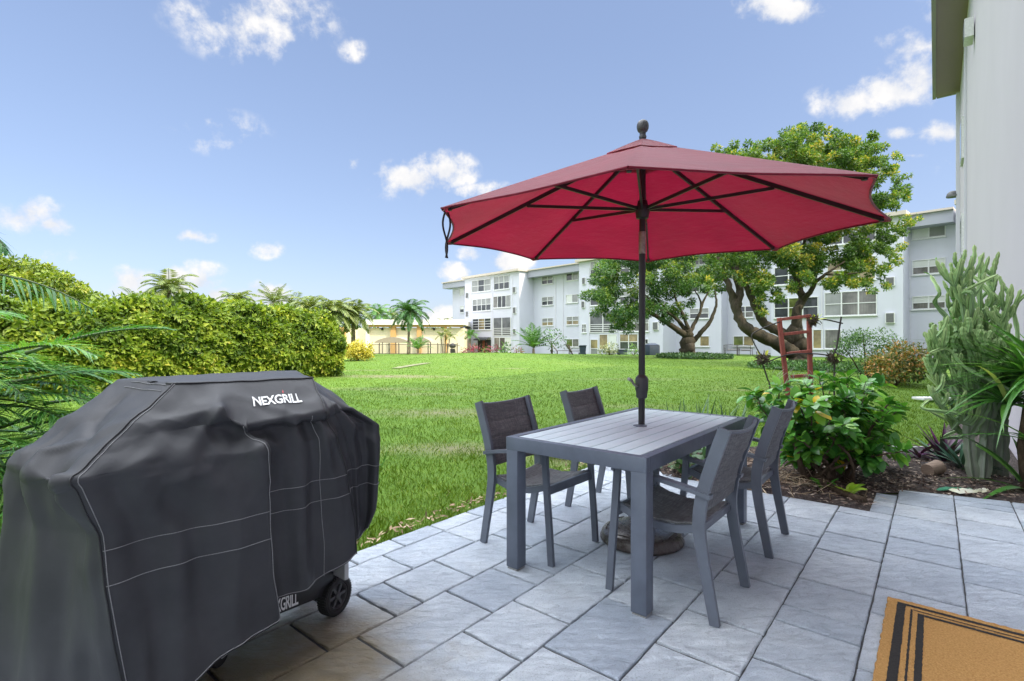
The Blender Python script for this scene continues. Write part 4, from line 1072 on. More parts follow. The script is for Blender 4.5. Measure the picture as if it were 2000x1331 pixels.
# balconies: flat panel with the opening's shade put into its colour, mullion and rails
def balcony(zf, x0, x1, y0, y1, y2, off):
    (a, t), (c, m_) = zf(x0, y0), zf(x1, y1); bt = zf(x0, y2)[1]; pc = (a+c)/2; s1, s0 = s_of(a, off), s_of(c, off)
    z1, zm, z0 = z_of(pc, t, off), z_of(pc, m_, off), z_of(pc, bt, off)
    b = MB(); fbox(b, s0, s1, off, off+.02, zm, z1); fbox(b, s0, s1, off, off+.015, z0, zm-.001); bal = b.build('balcony', [M_bald], bld)
    b = MB(); 
    for x in (s0, (s0+s1)/2, s1): fbox(b, x-.05, x+.05, off+.02, off+.1, z0, z1)
    n = 5
    for k in range(n): z = z0+(zm-z0)*k/(n-1); fbox(b, s0, s1, off+.03, off+.09, z-.035, z+.035)
    b.build('railing', M_alu, bal)
balcony(z6, 632, 836, 725, 850, 935, 2.66); balcony(z3, 114, 376, 640, 765, 842, 2.5)
# ground floor entrance: shade put into a dark panel; awning on the left bay
a0, b0 = z6(445, 985); c0, d0 = z6(600, 1130); s1, s0 = s_of(a0, 2.66), s_of(c0, 2.66); zz1, zz0 = z_of(a0, b0, 2.66), z_of(a0, d0, 2.66)
b = MB(); fbox(b, s0, s1, 2.66, 2.69, zz0, zz1); en = b.build('entrance', M_dark, bld)
b = MB(); fbox(b, s0+(s1-s0)*.45, s0+(s1-s0)*.62, 2.69, 2.72, zz0, zz1-.1); b.build('entrance_panel', M_brick, en)
b = MB(); b.add([(s0, YS*2.67, zz1+.35), (s1, YS*2.67, zz1+.35), (s1, YS*3.5, zz1+.05), (s0, YS*3.5, zz1+.05), (s0, YS*3.5, zz1-.1), (s1, YS*3.5, zz1-.1)], [(0,1,2,3), (3,2,5,4)]); b.build('awning', M_dark, bld)
# downpipes and vertical trim
b = MB()
for zf, x, off in ((z6, 370, 2.66), (z6, 620, 2.66), (z6, 855, 2.66), (z6, 1108, 0), (z6, 1365, 0), (z6, 1455, 0), (z3, 105, 2.5), (z3, 388, 2.5), (z4, 417, 2.2)):
    s = s_of(zf(x, 0)[0], off); fbox(b, s-.05, s+.05, off, off+.05, ZB, ZR-.76)
b.build('downpipe', M_trim, bld)
b = MB(); s = s_of(z4(987, 0)[0], 0); fbox(b, s-.06, s+.06, 0, .12, ZB, ZR-.76); b.build('downpipe', M_trim, bld)

# the wing beside the patio (its wall runs along the patio and shades it)
wing = thing('apartment_wing', 'white stucco end of the near apartment wing with a grey roof eave at the right', 'apartment building', UW(0, -.68), RZ)
UE = 24.9
b = MB(); b.box(((UE-26)/2, -5.0, 5.15), (UE+26, 10, 10.3+.6)); b.build('wall', M_wing, wing)
b = MB(); b.box((UE-.25, .055, 5.1), (.5, .105, 10.2)); b.box((UE-5.6, .03, 5.1), (.25, .055, 10.2)); b.build('corner_trim', M_trim, wing)
b = MB(); b.box((UE/2-13.0, .33, 10.43), (UE+26.2, .88, .04)); b.build('soffit', M_soffit, wing)
b = MB(); b.box((UE/2-13.0, .72, 10.70), (UE+26.4, .10, .62)); b.box((UE+.15, -4.6, 10.70), (.1, 10.5, .62)); b.build('fascia', M_greyd, wing)
b = MB(); b.box((UE/2-13.0, -4.3, 11.06), (UE+26.6, 10.0, .1)); b.build('roof', M_roof, wing)
for z in (7.6, 4.6): 
    b = MB(); b.box((UE-3.2, .03, z), (1.1, .06, 1.3)); w_ = b.build('window', M_alu, wing); b = MB(); b.box((UE-3.2, .065, z), (.95, .01, 1.15)); b.build('pane', M_glassb, w_)
b = MB(); b.box((15.6, .10, 8.3), (.5, .16, .42)); w_ = b.build('air_conditioner', M_alu, wing); b = MB(); b.box((15.6, .185, 8.3), (.42, .01, .34)); b.build('grille', M_ac, w_)
fl = thing('floodlight', 'small grey dome floodlight on the far edge of the white wing wall', 'floodlight', UW(UE-.35, -.68, 6.55), RZ)
b = MB(); b.box((0, .01, 0), (.12, .03, .2), bev=.01); b.bar((0, .02, .02), (0, .16, .06), .03, .03); b.build('bracket', M_trim, fl)
b = MB(); b.lathe([(.02, .16), (.09, .15), (.16, .08), (.19, -.02), (.19, -.06), (.02, -.05)], (0, .20, 0), 20); b.build('lamp_head', M_ac, fl, angle=R(40))

# cream clubhouse far left
CZ = 66.0
cl = thing('clubhouse', 'low cream building with white parapet and ochre pilasters behind the fence', 'clubhouse', A(770, 690, CZ))
def CX(px): return (px-1000)/1000*CZ
def CZZ(py): return EYE-(py-664.4)/1000*CZ
bz = -1.2
b = MB(); b.box(((CX(590)+CX(905))/2, CZ+5, (CZZ(640)+bz)/2), (CX(905)-CX(590), 10, CZZ(640)-bz)); wp(b.build('wall', M_cream, cl), cl)
b = MB(); b.box(((CX(718)+CX(908))/2, CZ+4.6, (CZZ(624)+CZZ(634))/2), (CX(908)-CX(718), 10.8, CZZ(624)-CZZ(634))); wp(b.build('parapet', M_whiter, cl), cl)
b = MB(); b.box(((CX(718)+CX(905))/2, CZ-.25, (CZZ(634)+CZZ(638))/2), (CX(905)-CX(719), .5, CZZ(634)-CZZ(638))); wp(b.build('eave_shade_band', M_ochre, cl), cl)  # orange band with the under-eave shade put into its colour
for x0, x1 in ((764, 774), (815, 823.5), (869, 873), (659, 676)):
    b = MB(); b.box(((CX(x0)+CX(x1))/2, CZ-.2, (CZZ(638)+bz)/2), (CX(x1)-CX(x0), .4, CZZ(638)-bz-.01)); wp(b.build('pilaster', M_ochre, cl), cl)
b = MB(); b.box((CX(719.5), CZ-.3, (CZZ(634)+bz)/2), (.35, .6, CZZ(634)-bz)); wp(b.build('pilaster', M_whiter, cl), cl)
for x in (747, 848, 790):
    b = MB(); b.box((CX(x), CZ-.08, CZZ(642)), (.25, .16, .3)); b.bar((CX(x), CZ-.1, CZZ(640)), (CX(x)-.25, CZ-.5, CZZ(642)), .07, .07); wp(b.build('wall_lamp', M_dark, cl), cl)
# fabric shade shelter with posts
M_shade = simple('tan_shade_fabric', (.36, .30, .23), rough=.8)
M_post = metal_paint('bronze_post', (.06, .05, .045))
SZ = 58.0
sh = thing('shade_shelter', 'tan barrel roofed fabric shelter on thin posts by the clubhouse', 'shelter', A(785, 690, SZ))
for (x0, x1, xm) in ((731, 800, 768), (797, 842, 818)):
    vs = []; n = 18
    for i in range(n+1):
        t = i/n; x = x0+(x1-x0)*t; y = 668-10.5*math.sin(math.pi*t)**.75
        for dz in (0, 4.0): p = A(x, y, SZ); vs.append((p.x, p.y+dz, p.z))
    for i in range(n+1):
        t = i/n; x = x0+(x1-x0)*t; p = A(x, 668.3, SZ); vs.append((p.x, p.y, p.z-.05))
    b = MB(); o = 2*(n+1)
    b.add(vs, [(2*i, 2*i+1, 2*i+3, 2*i+2) for i in range(n)]+[(o+i, 2*i, 2*i+2, o+i+1) for i in range(n)])
    wp(b.build('canopy', M_shade, sh), sh)
for x in (747, 773, 801, 841):
    b = MB(); p = A(x, 668, SZ); b.tube([p, Vector((p.x, p.y, -1.2))], .06, 6); wp(b.build('post', M_post, sh), sh)
# pool fence
M_rail = metal_paint('thin_dark_fence_bars', (.09, .08, .07))
fn = thing('metal_fence', 'thin dark barred metal fence in front of the clubhouse', 'fence', A(800, 692, 54))
b = MB()
for x in np.arange(722, 893, 2.1):
    p = A(x, 671, 54); b.bar((p.x, p.y, p.z), (p.x, p.y, -.9), .022, .022)
wp(b.build('bars', M_rail, fn), fn)
for y in (672, 690):
    b = MB(); b.bar(A(720, y, 54), A(893, y, 54), .05, .05); wp(b.build('rail', M_rail, fn), fn)
for x in range(722, 895, 19):
    b = MB(); p = A(x, 669.5, 54); b.bar((p.x, p.y-.02, p.z), (p.x, p.y-.02, -1.0), .09, .09, up=Vector((0, 1, 0))); wp(b.build('post', M_post, fn), fn)

# ------------------------------------------------------------------ vegetation materials
G1, G2, G3, G4 = (.010, .030, .006), (.035, .10, .012), (.085, .19, .025), (.20, .28, .05)
L_tree = leafmat('tree_leaf', [(0, (.012, .034, .010)), (.4, (.032, .085, .020)), (.7, (.085, .16, .028)), (1, (.22, .23, .04))], .35, .45, gain=1.7)
L_tree2 = leafmat('tall_tree_leaf', [(0, (.016, .038, .010)), (.4, (.05, .105, .020)), (.7, (.085, .14, .026)), (1, (.33, .27, .05))], .4, .45, gain=1.8)
L_hedge = leafmat('hedge_leaf', [(0, (.03, .06, .010)), (.3, (.09, .16, .018)), (.6, (.21, .29, .03)), (.88, (.36, .40, .05)), (1, (.46, .42, .08))], .35, .5, gain=1.2)
L_mound = leafmat('mound_leaf', [(0, (.02, .045, .008)), (.4, (.09, .14, .018)), (.75, (.19, .24, .03)), (1, (.27, .27, .05))], .3, .5)
L_palm = leafmat('palm_leaf', [(0, (.03, .045, .015)), (.5, (.08, .11, .03)), (1, (.19, .19, .07))], .3, .45, gain=2.1)
L_palmg = leafmat('green_palm_leaf', [(0, (.015, .05, .015)), (.5, (.05, .13, .03)), (1, (.13, .24, .05))], .3, .4)
L_areca = leafmat('areca_leaf', [(0, (.018, .06, .022)), (.4, (.05, .16, .04)), (.75, (.12, .29, .06)), (1, (.28, .42, .10))], .35, .35, .5)
L_gloss = leafmat('glossy_shrub_leaf', [(0, (.012, .05, .012)), (.4, (.035, .13, .022)), (.72, (.075, .22, .03)), (.93, (.16, .33, .04)), (.955, (.50, .33, .02)), (1, (.62, .40, .03))], .25, .26, .55)
L_croton = leafmat('croton_leaf', [(0, (.03, .05, .012)), (.4, (.07, .10, .018)), (.6, (.14, .13, .025)), (.8, (.28, .12, .035)), (1, (.34, .24, .06))], .25, .35)
L_bush = leafmat('bush_leaf', [(0, (.012, .035, .012)), (.5, (.04, .10, .026)), (1, (.11, .20, .05))], .25, .45)
L_yell = leafmat('yellow_shrub_leaf', [(0, (.10, .11, .015)), (.5, (.30, .27, .03)), (1, (.50, .40, .07))], .3, .5)
L_red = leafmat('red_cordyline_leaf', [(0, (.05, .010, .018)), (.5, (.13, .02, .035)), (.8, (.22, .03, .06)), (1, (.10, .14, .04))], .25, .4)
L_strap = leafmat('strap_leaf', [(0, (.02, .07, .018)), (.5, (.055, .17, .03)), (.85, (.13, .28, .05)), (1, (.30, .36, .10))], .3, .28, .55)
L_iris = leafmat('iris_blade', [(0, (.03, .06, .035)), (.5, (.07, .13, .07)), (1, (.13, .20, .10))], .2, .4)
L_oyster = leafmat('oyster_plant_leaf', [(0, (.03, .006, .03)), (.35, (.06, .010, .05)), (.45, (.02, .05, .035)), (1, (.05, .11, .065))], .15, .35)
L_dry = leafmat('dry_stalk', [(0, (.10, .065, .04)), (.5, (.24, .17, .10)), (1, (.42, .35, .24))], .05, .8)
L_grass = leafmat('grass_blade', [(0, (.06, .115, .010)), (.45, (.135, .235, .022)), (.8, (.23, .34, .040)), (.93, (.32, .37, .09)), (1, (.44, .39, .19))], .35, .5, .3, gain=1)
L_cover = leafmat('ground_cover_leaf', [(0, (.012, .035, .014)), (.5, (.035, .08, .028)), (1, (.08, .14, .05))], .2, .45)
def bark(name, c, sc=6):
    m, nt, out = mat(name)
    st = scaled(nt, (1, 1, .3)); f = noise(nt, sc, 7, .7, vec=st, dist=1.2); f2 = noise(nt, sc*.4, 3, .6)
    col = ramp(nt, f, [(.3, tuple(v*.35 for v in c)), (.5, c), (.72, tuple(min(v*1.7, .8) for v in c))])
    col = mixc(nt, math_(nt, 'MULTIPLY', f2, .4), col, (.10, .085, .04))
    pbsdf(nt, out, col, .9, 0, bump(nt, f, .9, .04), .2); return m
B_tree = bark('tree_bark', (.052, .044, .038)); B_palm = bark('palm_trunk_bark', (.20, .165, .13), 9); B_shrub = bark('shrub_stem_bark', (.11, .075, .055), 25)
B_green = simple('green_stem', (.09, .14, .04), (.05, .08, .025), 12, .5)

# ------------------------------------------------------------------ lawn blades
def lawn_ok(x, y):
    u = x*ST+y*CT; w = -x*CT+y*ST
    if w > 2.73: return True
    if w < -.3: return False
    if w > 1.9 and u > 4.87 and not inpoly(u, w): return True
    if u > 6.9 and not inpoly(u, w): return True
    return False
def make_grass():
    n = 330000
    Zs = 1.2*(46/1.2)**rng.random(n); half = 1.12; xs = (rng.random(n)*2-1)*half*Zs
    u = xs*ST+Zs*CT; w = -xs*CT+Zs*ST
    edge = 2.715+.02*np.sin(u*9)+.012*np.sin(u*31)
    ok = (w > edge)
    far = (w <= edge) & (u > 4.75) & (w > -.3)
    sel = np.array([lawn_ok(a, b_) if f else False for a, b_, f in zip(xs, Zs, far)])
    ok |= sel
    # gaps around the hedge foot
    xs, Zs, w, u = xs[ok], Zs[ok], w[ok], u[ok]; n = len(xs)
    h = np.array([ground_h(a, b_) for a, b_ in zip(xs, Zs)])
    dens = np.ones(n); tone = .45+.13*rng.normal(size=n)
    tone += .17*np.sin(xs*.9+Zs*.6)*np.sin(Zs*.45-xs*.5)+.06*np.sin(xs*3.1)*np.sin(Zs*2.3)
    dry = np.zeros(n)
    for (x, y, rx, ry, k) in DRY:
        dry = np.maximum(dry, k*np.clip(1.15-np.sqrt(((xs-x)/rx)**2+((Zs-y)/ry)**2), 0, 1))
    isdry = rng.random(n) < dry*.75
    tone = np.where(isdry, .97+.05*rng.random(n), np.clip(tone, 0, .95)); tone = np.where(rng.random(n) < .035, .97, tone)
    hh = (.024+.026*rng.random(n))*np.where(isdry, .6, 1)*(1+.5*np.sin(xs*5.3+1)*np.sin(Zs*4.1)*.5)*np.clip(1.25-.012*Zs, .7, 1.2)
    near = (w < 2.95); hh *= np.where(near & (w > 2.7), 1.25, 1)
    wd = np.clip(.0026+.00062*Zs, 0, .03)*(.7+.6*rng.random(n))
    a = rng.random(n)*6.283; lean = rng.normal(size=(n, 2))*.42
    S = np.stack([np.cos(a), np.sin(a), np.zeros(n)], 1)
    B = np.stack([xs, Zs, h-.004], 1); mid = B+np.stack([lean[:, 0]*hh*.35, lean[:, 1]*hh*.35, hh*.6], 1); tip = B+np.stack([lean[:, 0]*hh*1.15, lean[:, 1]*hh*1.15, hh*.98], 1)
    ww = wd[:, None]*.5
    V = np.stack([B-S*ww, B+S*ww, mid+S*ww*.8, tip, mid-S*ww*.8], 1).reshape(-1, 3)
    F = np.arange(n*5).reshape(n, 5)
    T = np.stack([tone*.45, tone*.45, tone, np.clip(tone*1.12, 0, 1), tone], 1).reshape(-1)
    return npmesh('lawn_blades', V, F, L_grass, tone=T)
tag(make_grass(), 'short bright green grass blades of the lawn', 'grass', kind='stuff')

# ------------------------------------------------------------------ trees
def limb(b, pts, r0, r1, n=9):
    P = spline(pts, 5); k = len(P); b.tube([p+Vector((random.uniform(-1, 1), random.uniform(-1, 1), 0))*r1*.5 for p in P], [(r0+(r1-r0)*i/(k-1))*(.8 if n < 12 else .92)*random.uniform(.93, 1.07) for i in range(k)], n)
def tree(name, label, cat, base, trunk, limbs, clumps, lm, per, Lr, Wr, group=None, **kw):
    t = thing(name, label, cat, base, 0, group)
    b = MB(); limb(b, *trunk, 12)
    for l in limbs: limb(b, *l)
    wp(b.build('trunk', B_tree, t, smooth=True), t)
    V, F, T = clump_leaves(clumps, per, Lr, Wr, **kw); wp(npmesh('crown', V, F, lm, tone=T), t); return t
Z1 = 38.5
def T1(px, py, dz=0): return A(px, py, Z1+dz)
b1 = T1(1345, 699)
cl1 = []
for (px, py, r) in ((1195,548,30),(1180,578,26),(1172,545,20),(1215,585,30),(1240,532,34),(1228,612,24),(1275,545,32),(1262,590,26),(1292,580,26),(1322,545,30),(1300,606,20),(1345,562,26),(1372,532,28),(1338,590,18),(1200,517,28),(1265,505,34),(1312,508,32),(1215,628,18),(1185,605,20),(1250,615,20),(1350,515,30),(1225,500,30),(1385,560,18),(1395,525,24),(1300,480,34),(1250,480,30),(1345,480,30),(1208,638,11),(1330,615,10),(1165,570,14),(1190,525,18),(1232,640,10)):
    for k in range(6):
        r2 = r*random.uniform(.35, .66); cl1.append((T1(px+random.gauss(0, r)*.5, py+random.gauss(0, r)*.45, random.uniform(-3.4, 3.4)), r2*Z1/1000))
l1 = [([T1(1340,655), T1(1318,640,-.5), T1(1290,622,-1), T1(1262,604,-1.2), T1(1235,588,-1)], .34, .07),
 ([T1(1342,648), T1(1322,622,.5), T1(1300,602,1), T1(1280,580,1)], .22, .06), ([T1(1345,645), T1(1335,615), T1(1322,590,.4), T1(1315,560)], .2, .06),
 ([T1(1348,648), T1(1358,628,.2), T1(1368,606,.3), T1(1368,585,.4), T1(1356,565)], .2, .05), ([T1(1368,606,.3), T1(1375,585,.5), T1(1384,568,.8), T1(1392,540)], .13, .04),
 ([T1(1350,670), T1(1368,650,-.4), T1(1385,630,-.6), T1(1396,606,-.6), T1(1399,585,-.6), T1(1396,555,-.6)], .26, .06), ([T1(1300,628,-.9), T1(1294,610,-.6), T1(1302,590)], .1, .03), ([T1(1330,630), T1(1308,612,-1.5), T1(1285,600,-2.2), T1(1255,570,-2)], .15, .04)]
b1 = Vector((b1.x, b1.y, ground_h(b1.x, b1.y)))
tree('shade_tree', 'spreading tree with forked trunk and dark green crown behind the umbrella pole', 'tree', b1, ([b1-Vector((0, 0, .1)), T1(1345,682), T1(1344,662), T1(1345,643)], .62, .36), l1, cl1, L_tree, 1050, (.13, .25), (.06, .11), tone0=.42, up=.6)
Z2 = 27.0
def T2(px, py, dz=0): return A(px, py, Z2+dz)
b2 = T2(1558, 714); b2.z = ground_h(b2.x, b2.y)
cl2 = []
for (px, py, r) in ((1428,292,18),(1455,305,22),(1475,290,12),(1410,500,24),(1400,545,20),(1425,475,26),(1500,300,24),(1528,285,22),(1512,278,12),(1555,272,24),(1566,246,13),(1570,262,16),(1600,285,24),(1622,262,14),(1640,285,22),(1660,275,14),(1685,290,20),(1702,272,12),(1715,300,18),(1735,318,16),(1752,305,9),(1742,340,16),(1755,372,16),(1768,385,10),(1740,395,16),
   (1500,340,40),(1560,330,44),(1620,335,44),(1680,340,36),(1520,400,44),(1590,400,50),(1660,400,44),(1710,390,26),(1450,360,34),
   (1425,505,26),(1462,520,24),(1400,520,18),(1520,500,30),(1555,520,26),(1595,500,32),(1640,500,32),(1672,520,24),(1700,490,26),(1732,470,20),(1752,450,14),(1772,432,12),(1790,425,7),(1690,545,17),(1650,550,18),(1715,525,16),(1745,500,14),(1760,485,9),(1615,545,18),(1580,545,16),(1545,555,14),(1500,545,22),(1482,575,17),(1460,480,30),(1490,600,12),(1515,580,14),(1730,560,9),(1702,565,8),(1480,535,20),(1470,300,22),(1545,300,26),(1585,300,26),(1630,300,26),(1670,310,26),(1700,330,26),(1600,255,14),(1540,262,14),(1438,540,16),(1395,545,12),(1660,465,34),(1720,440,24),(1600,460,36),(1540,465,36)):
    for k in range(7):
        q_ = random.uniform(.28, .55); cl2.append((T2(px+random.gauss(0, r)*.55, py+random.gauss(0, r)*.5, random.uniform(-3.2, 3.2)), r*q_*Z2/1000))
l2 = [([T2(1552,690), T2(1520,672,-.6), T2(1485,655,-1.2), T2(1455,638,-1.5), T2(1438,605,-1.4), T2(1428,570,-1.2), T2(1415,535,-1), T2(1402,500,-1)], .50, .10),
 ([T2(1556,668), T2(1525,648,.3), T2(1492,630,.6), T2(1476,600,.6), T2(1462,565,.5), T2(1452,535,.4), T2(1462,500,.4), T2(1480,460,.4)], .36, .09),
 ([T2(1438,600,-1.4), T2(1445,570,-1), T2(1438,540,-1), T2(1442,505,-.6), T2(1465,470)], .28, .08), ([T2(1475,598,.6), T2(1485,575,1), T2(1478,548,1), T2(1470,525,1.2), T2(1450,490,1.3)], .2, .05),
 ([T2(1558,640), T2(1556,610), T2(1566,585,.2), T2(1560,560,.3), T2(1562,530,.4), T2(1570,480,.4), T2(1575,400)], .34, .07), ([T2(1566,588,.2), T2(1582,570,-.3), T2(1592,552,-.5), T2(1612,535,-.8), T2(1650,510,-1)], .2, .05),
 ([T2(1560,555), T2(1548,530), T2(1530,500), T2(1510,440)], .15, .05), ([T2(1612,535,-.8), T2(1650,535,-1), T2(1690,530,-1.2)], .09, .03), ([T2(1440,535,-1), T2(1425,515,-1), T2(1400,500,-1)], .12, .04)]
tree('shade_tree', 'tall leaning tree with thick curving limbs behind the red ladder, crown rising above the umbrella', 'tree', b2, ([b2-Vector((0, 0, .15)), T2(1560,700), T2(1560,675), T2(1559,640)], .62, .42), l2, cl2, L_tree2, 2500, (.10, .21), (.05, .10), tone0=.46, up=.5)

# clipped hedge along the left side: rounded wall of foliage
def hedge_top(u): return 2.18+.30*math.exp(-((u-6)/1.9)**2)+.05*math.sin(u*1.7)
def make_hedge():
    t = thing('hedge', 'long tall sunlit yellow green hedge along the left edge of the lawn', 'hedge', UW(2.5, 17.6))
    n = 78000; u = rng.uniform(-5.5, 10.1, n); a = rng.random(n)
    V = []; Cs = np.zeros((n, 3)); Ns = np.zeros((n, 3)); tone = np.zeros(n)
    for i in range(n):
        uu = u[i]; ht = hedge_top(uu); endr = 1-max(0, (uu-9.2)/.9)**2*.35
        wf = 16.55+.16*math.sin(uu*1.1)+.10*math.sin(uu*2.9+1); q = a[i]
        if q < .60:   # front face
            z = ht*endr*rng.random()**.85; bul = .32*math.sin(math.pi*min(z/ht, 1))+.12*math.sin(uu*4.1+z*3)*math.sin(z*4.3+uu)
            w = wf-bul+.25*max(0, (z/ht-.8)/.2)**2; nrm = UW(0, -1, .25)
        elif q < .80: # top
            w = wf+rng.random()*1.7; z = ht*endr-.22*((w-wf-.8)/.9)**2+.08*math.sin(uu*5)*math.sin(w*5); nrm = Vector((0, 0, 1))
        elif q < .9:            # end
            w = wf+rng.random()*1.9; z = ht*.96*rng.random(); uu = 9.85+.30*math.sin(math.pi*min(z/ht, 1))+.12*math.sin(w*4+z*3); nrm = UW(1, -.3, .2)
        else: w = wf+rng.random()*1.6; z = ht*rng.random()*.95; nrm = UW(0, -1, .5); uu = min(uu, 9.8)
        dpt = abs(rng.normal())*.10
        hole = math.sin(uu*3.7+z*2.6+1)*math.sin(z*5.1-uu*2.2)+.6*math.sin(uu*8.3-z*3)*math.sin(z*9+uu*4)
        if hole > .55: dpt += .28*(hole-.55)
        if q >= .60 and q < .80 or z > ht*.9: z += .10*math.sin(uu*6.3+1)*math.sin(uu*2.1)+abs(rng.normal())*.05
        p = UW(uu, w+dpt, z); Cs[i] = p; Ns[i] = nrm
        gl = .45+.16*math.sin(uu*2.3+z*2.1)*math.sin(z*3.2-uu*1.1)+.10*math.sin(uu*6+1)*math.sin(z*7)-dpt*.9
        if z < .9: gl += .14  # lighter leaf colour at the foot, offsetting the wing's shade
        tone[i] = gl
    tone += rng.normal(size=n)*.16
    h = np.array([ground_h(x, y) for x, y in Cs[:, :2]]); Cs[:, 2] += h
    D = unit(rand_dirs(n)*.9+np.array([0, 0, -.35])+Ns*.3); Nn = unit(Ns+rand_dirs(n)*.75)
    V, F, T = leaf_arrays(Cs, D, Nn, rng.uniform(.10, .22, n), rng.uniform(.06, .12, n), np.clip(tone, 0, 1))
    wp(npmesh('foliage', V, F, L_hedge, tone=T), t)
    b = MB(); 
    for i in range(26):                      # woody stems and dark core seen through the leaves
        uu = -5+i*.58; p = UW(uu, 17.15+random.uniform(-.2, .2)); z0 = ground_h(p.x, p.y)
        b.tube([(p.x, p.y, z0-.05), (p.x+random.uniform(-.2, .2), p.y, z0+.9), (p.x+random.uniform(-.4, .4), p.y+.2, z0+1.8)], [.05, .035, .015], 6)
    wp(b.build('stem', B_shrub, t), t)
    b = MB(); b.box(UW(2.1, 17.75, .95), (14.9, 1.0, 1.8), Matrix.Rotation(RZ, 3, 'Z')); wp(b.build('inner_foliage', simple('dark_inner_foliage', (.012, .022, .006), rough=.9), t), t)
make_hedge()
# rounded dense tree behind the hedge at the far left
Z3 = 23.0
cl3 = []
for px, py, r in ((-60,540,50),(0,545,45),(45,545,38),(90,555,36),(130,565,32),(165,580,28),(195,592,22),(215,600,16),(20,515,20),(60,518,18),(95,528,18),(-30,505,26),(125,545,16),(155,560,14),(180,575,12),(60,590,40),(120,600,30),(-100,560,60),(0,620,50)):
    for k in range(3): cl3.append((A(px+random.uniform(-.5, .5)*r, py+random.uniform(-.4, .4)*r, Z3+random.uniform(-1.6, 1.6)), r*.72*Z3/1000))
b3 = A(20, 0, Z3); b3.z = ground_h(b3.x, b3.y)
tree('dense_tree', 'broad rounded yellow green tree rising behind the left end of the hedge', 'tree', b3, ([b3, b3+Vector((0, 0, 1.5)), b3+Vector((.2, 0, 3))], .3, .18), [([b3+Vector((0, 0, 1.5)), b3+Vector((1.2, 0, 2.6)), b3+Vector((2.4, 0, 3.2))], .15, .05)], cl3, L_mound, 1100, (.12, .24), (.07, .13), tone0=.5)

# ------------------------------------------------------------------ palms
def frond_arrays(base, d0, length, droop, nl, ll, lw, hang=.35, tone0=.5, leafdroop=.35, side=1.0, seg=2, vee=.35):
    """one feather frond: arching midrib with two ranks of narrow leaflets"""
    d0 = Vector(d0).normalized(); hor = Vector((d0.x, d0.y, 0)); hor = hor.normalized() if hor.length > 1e-4 else Vector((1, 0, 0))
    pts = []; p = Vector(base); d = d0.copy(); K = 14
    for i in range(K+1):
        pts.append(p.copy()); p = p+d*(length/K); d = (d+Vector((0, 0, -droop/K*(.5+1.2*i/K)))).normalized()
    Cs, Ds, Ns, Ls, Ws, Ts = [], [], [], [], [], []
    for i in range(nl):
        t = .10+.90*(i+.5)/nl; k = t*K; a = min(int(k), K-1); q = pts[a].lerp(pts[a+1], k-a); dd = (pts[a+1]-pts[a]).normalized()
        s = dd.cross(Vector((0, 0, 1))); s = s.normalized() if s.length > 1e-4 else Vector((1, 0, 0)); up = s.cross(dd)
        prof = math.sin(math.pi*min(.12+t*.86, 1))**.6*(1 if t < .9 else .8)
        for sg in (-1, 1):
            dirv = dd*(.45+.7*t)+s*sg*1.0+up*vee-Vector((0, 0, hang*(.4+t)))+Vector((random.gauss(0, .08), random.gauss(0, .08), random.gauss(0, .08)))
            Cs.append(q); Ds.append(dirv); Ns.append(up+s*sg*.25+Vector((random.gauss(0, .15), random.gauss(0, .15), 0))); Ls.append(ll*prof*random.uniform(.85, 1.1)); Ws.append(lw*random.uniform(.8, 1.15)); Ts.append(min(max(tone0+random.gauss(0, .12), 0), 1))
    f = lambda x: np.array([tuple(v) for v in x])
    if seg <= 1: arr = leaf_arrays(f(Cs), f(Ds), f(Ns), np.array(Ls), np.array(Ws), np.array(Ts), .1)
    else: arr = big_leaf_arrays(f(Cs), f(Ds), f(Ns), np.array(Ls), np.array(Ws), np.array(Ts), leafdroop, .12, seg, lambda t: max(1-t**2.2, .03)*(.55+.45*min(t*5, 1)))
    return arr, pts
def palm(name, label, base, height, fl, nf, ll, lm, r=.14, cat='palm tree', group=None, elev=(-.25, 1.1), droop=1.5, nl=22, lw=.05, hang=.5, lean=(0, 0), tone0=.5, trunks=None):
    t = thing(name, label, cat, base, 0, group); base = Vector(base); arrs = []; ribs = MB(); b = MB()
    for (ox, oy, hh) in (trunks or [(0, 0, height)]):
        top = base+Vector((ox+lean[0]*hh, oy+lean[1]*hh, hh)); bb = base+Vector((ox*.4, oy*.4, -.1))
        b.tube(spline([bb, bb.lerp(top, .4)+Vector((lean[0]*.15, 0, 0)), top], 5), [r*1.25-.35*r*i/10 for i in range(11)], 8)
        for k in range(nf):
            a = k*2.399+random.uniform(-.2, .2); e = elev[0]+(elev[1]-elev[0])*((k+.5)/nf)**.8
            d = (math.cos(a)*math.cos(e), math.sin(a)*math.cos(e), math.sin(e))
            ar, pts = frond_arrays(top+Vector((0, 0, .05)), d, fl*random.uniform(.85, 1.1), droop, nl, ll, lw, hang, tone0+random.gauss(0, .08), seg=1); arrs.append(ar)
            ribs.tube(pts, [.035*(1-.8*i/14)*fl/3+.006 for i in range(15)], 4)
    wp(b.build('trunk', B_palm, t, smooth=True), t); V, F, T = merge(arrs); cr_ = npmesh('fronds', V, F, lm, tone=T); wp(cr_, t)
    rb = ribs.build('midribs', B_green, cr_)
    return t
def pbase(px, Z):
    p = A(px, 660, Z); p.z = ground_h(p.x, p.y); return p
PG = 'palms standing beyond the hedge'
def bgpalm(px, ycrown, Z, fl, nf, label, lm=L_palm, ll=None, **kw):
    p = pbase(px, Z); zc = EYE-(ycrown-664.4)/1000*Z
    kw['lw'] = kw.get('lw', .05)*1.5; kw.setdefault('droop', 2.0); kw['hang'] = .75; return palm('palm_tree', label, p, zc-p.z, fl*1.2, int(nf*1.6), ll or fl*.34, lm, group=PG, elev=(-.5, 1.2), **kw)
bgpalm(330, 568, 34, 1.75, 20, 'large drooping palm standing alone above the middle of the hedge', nl=26, lw=.05)
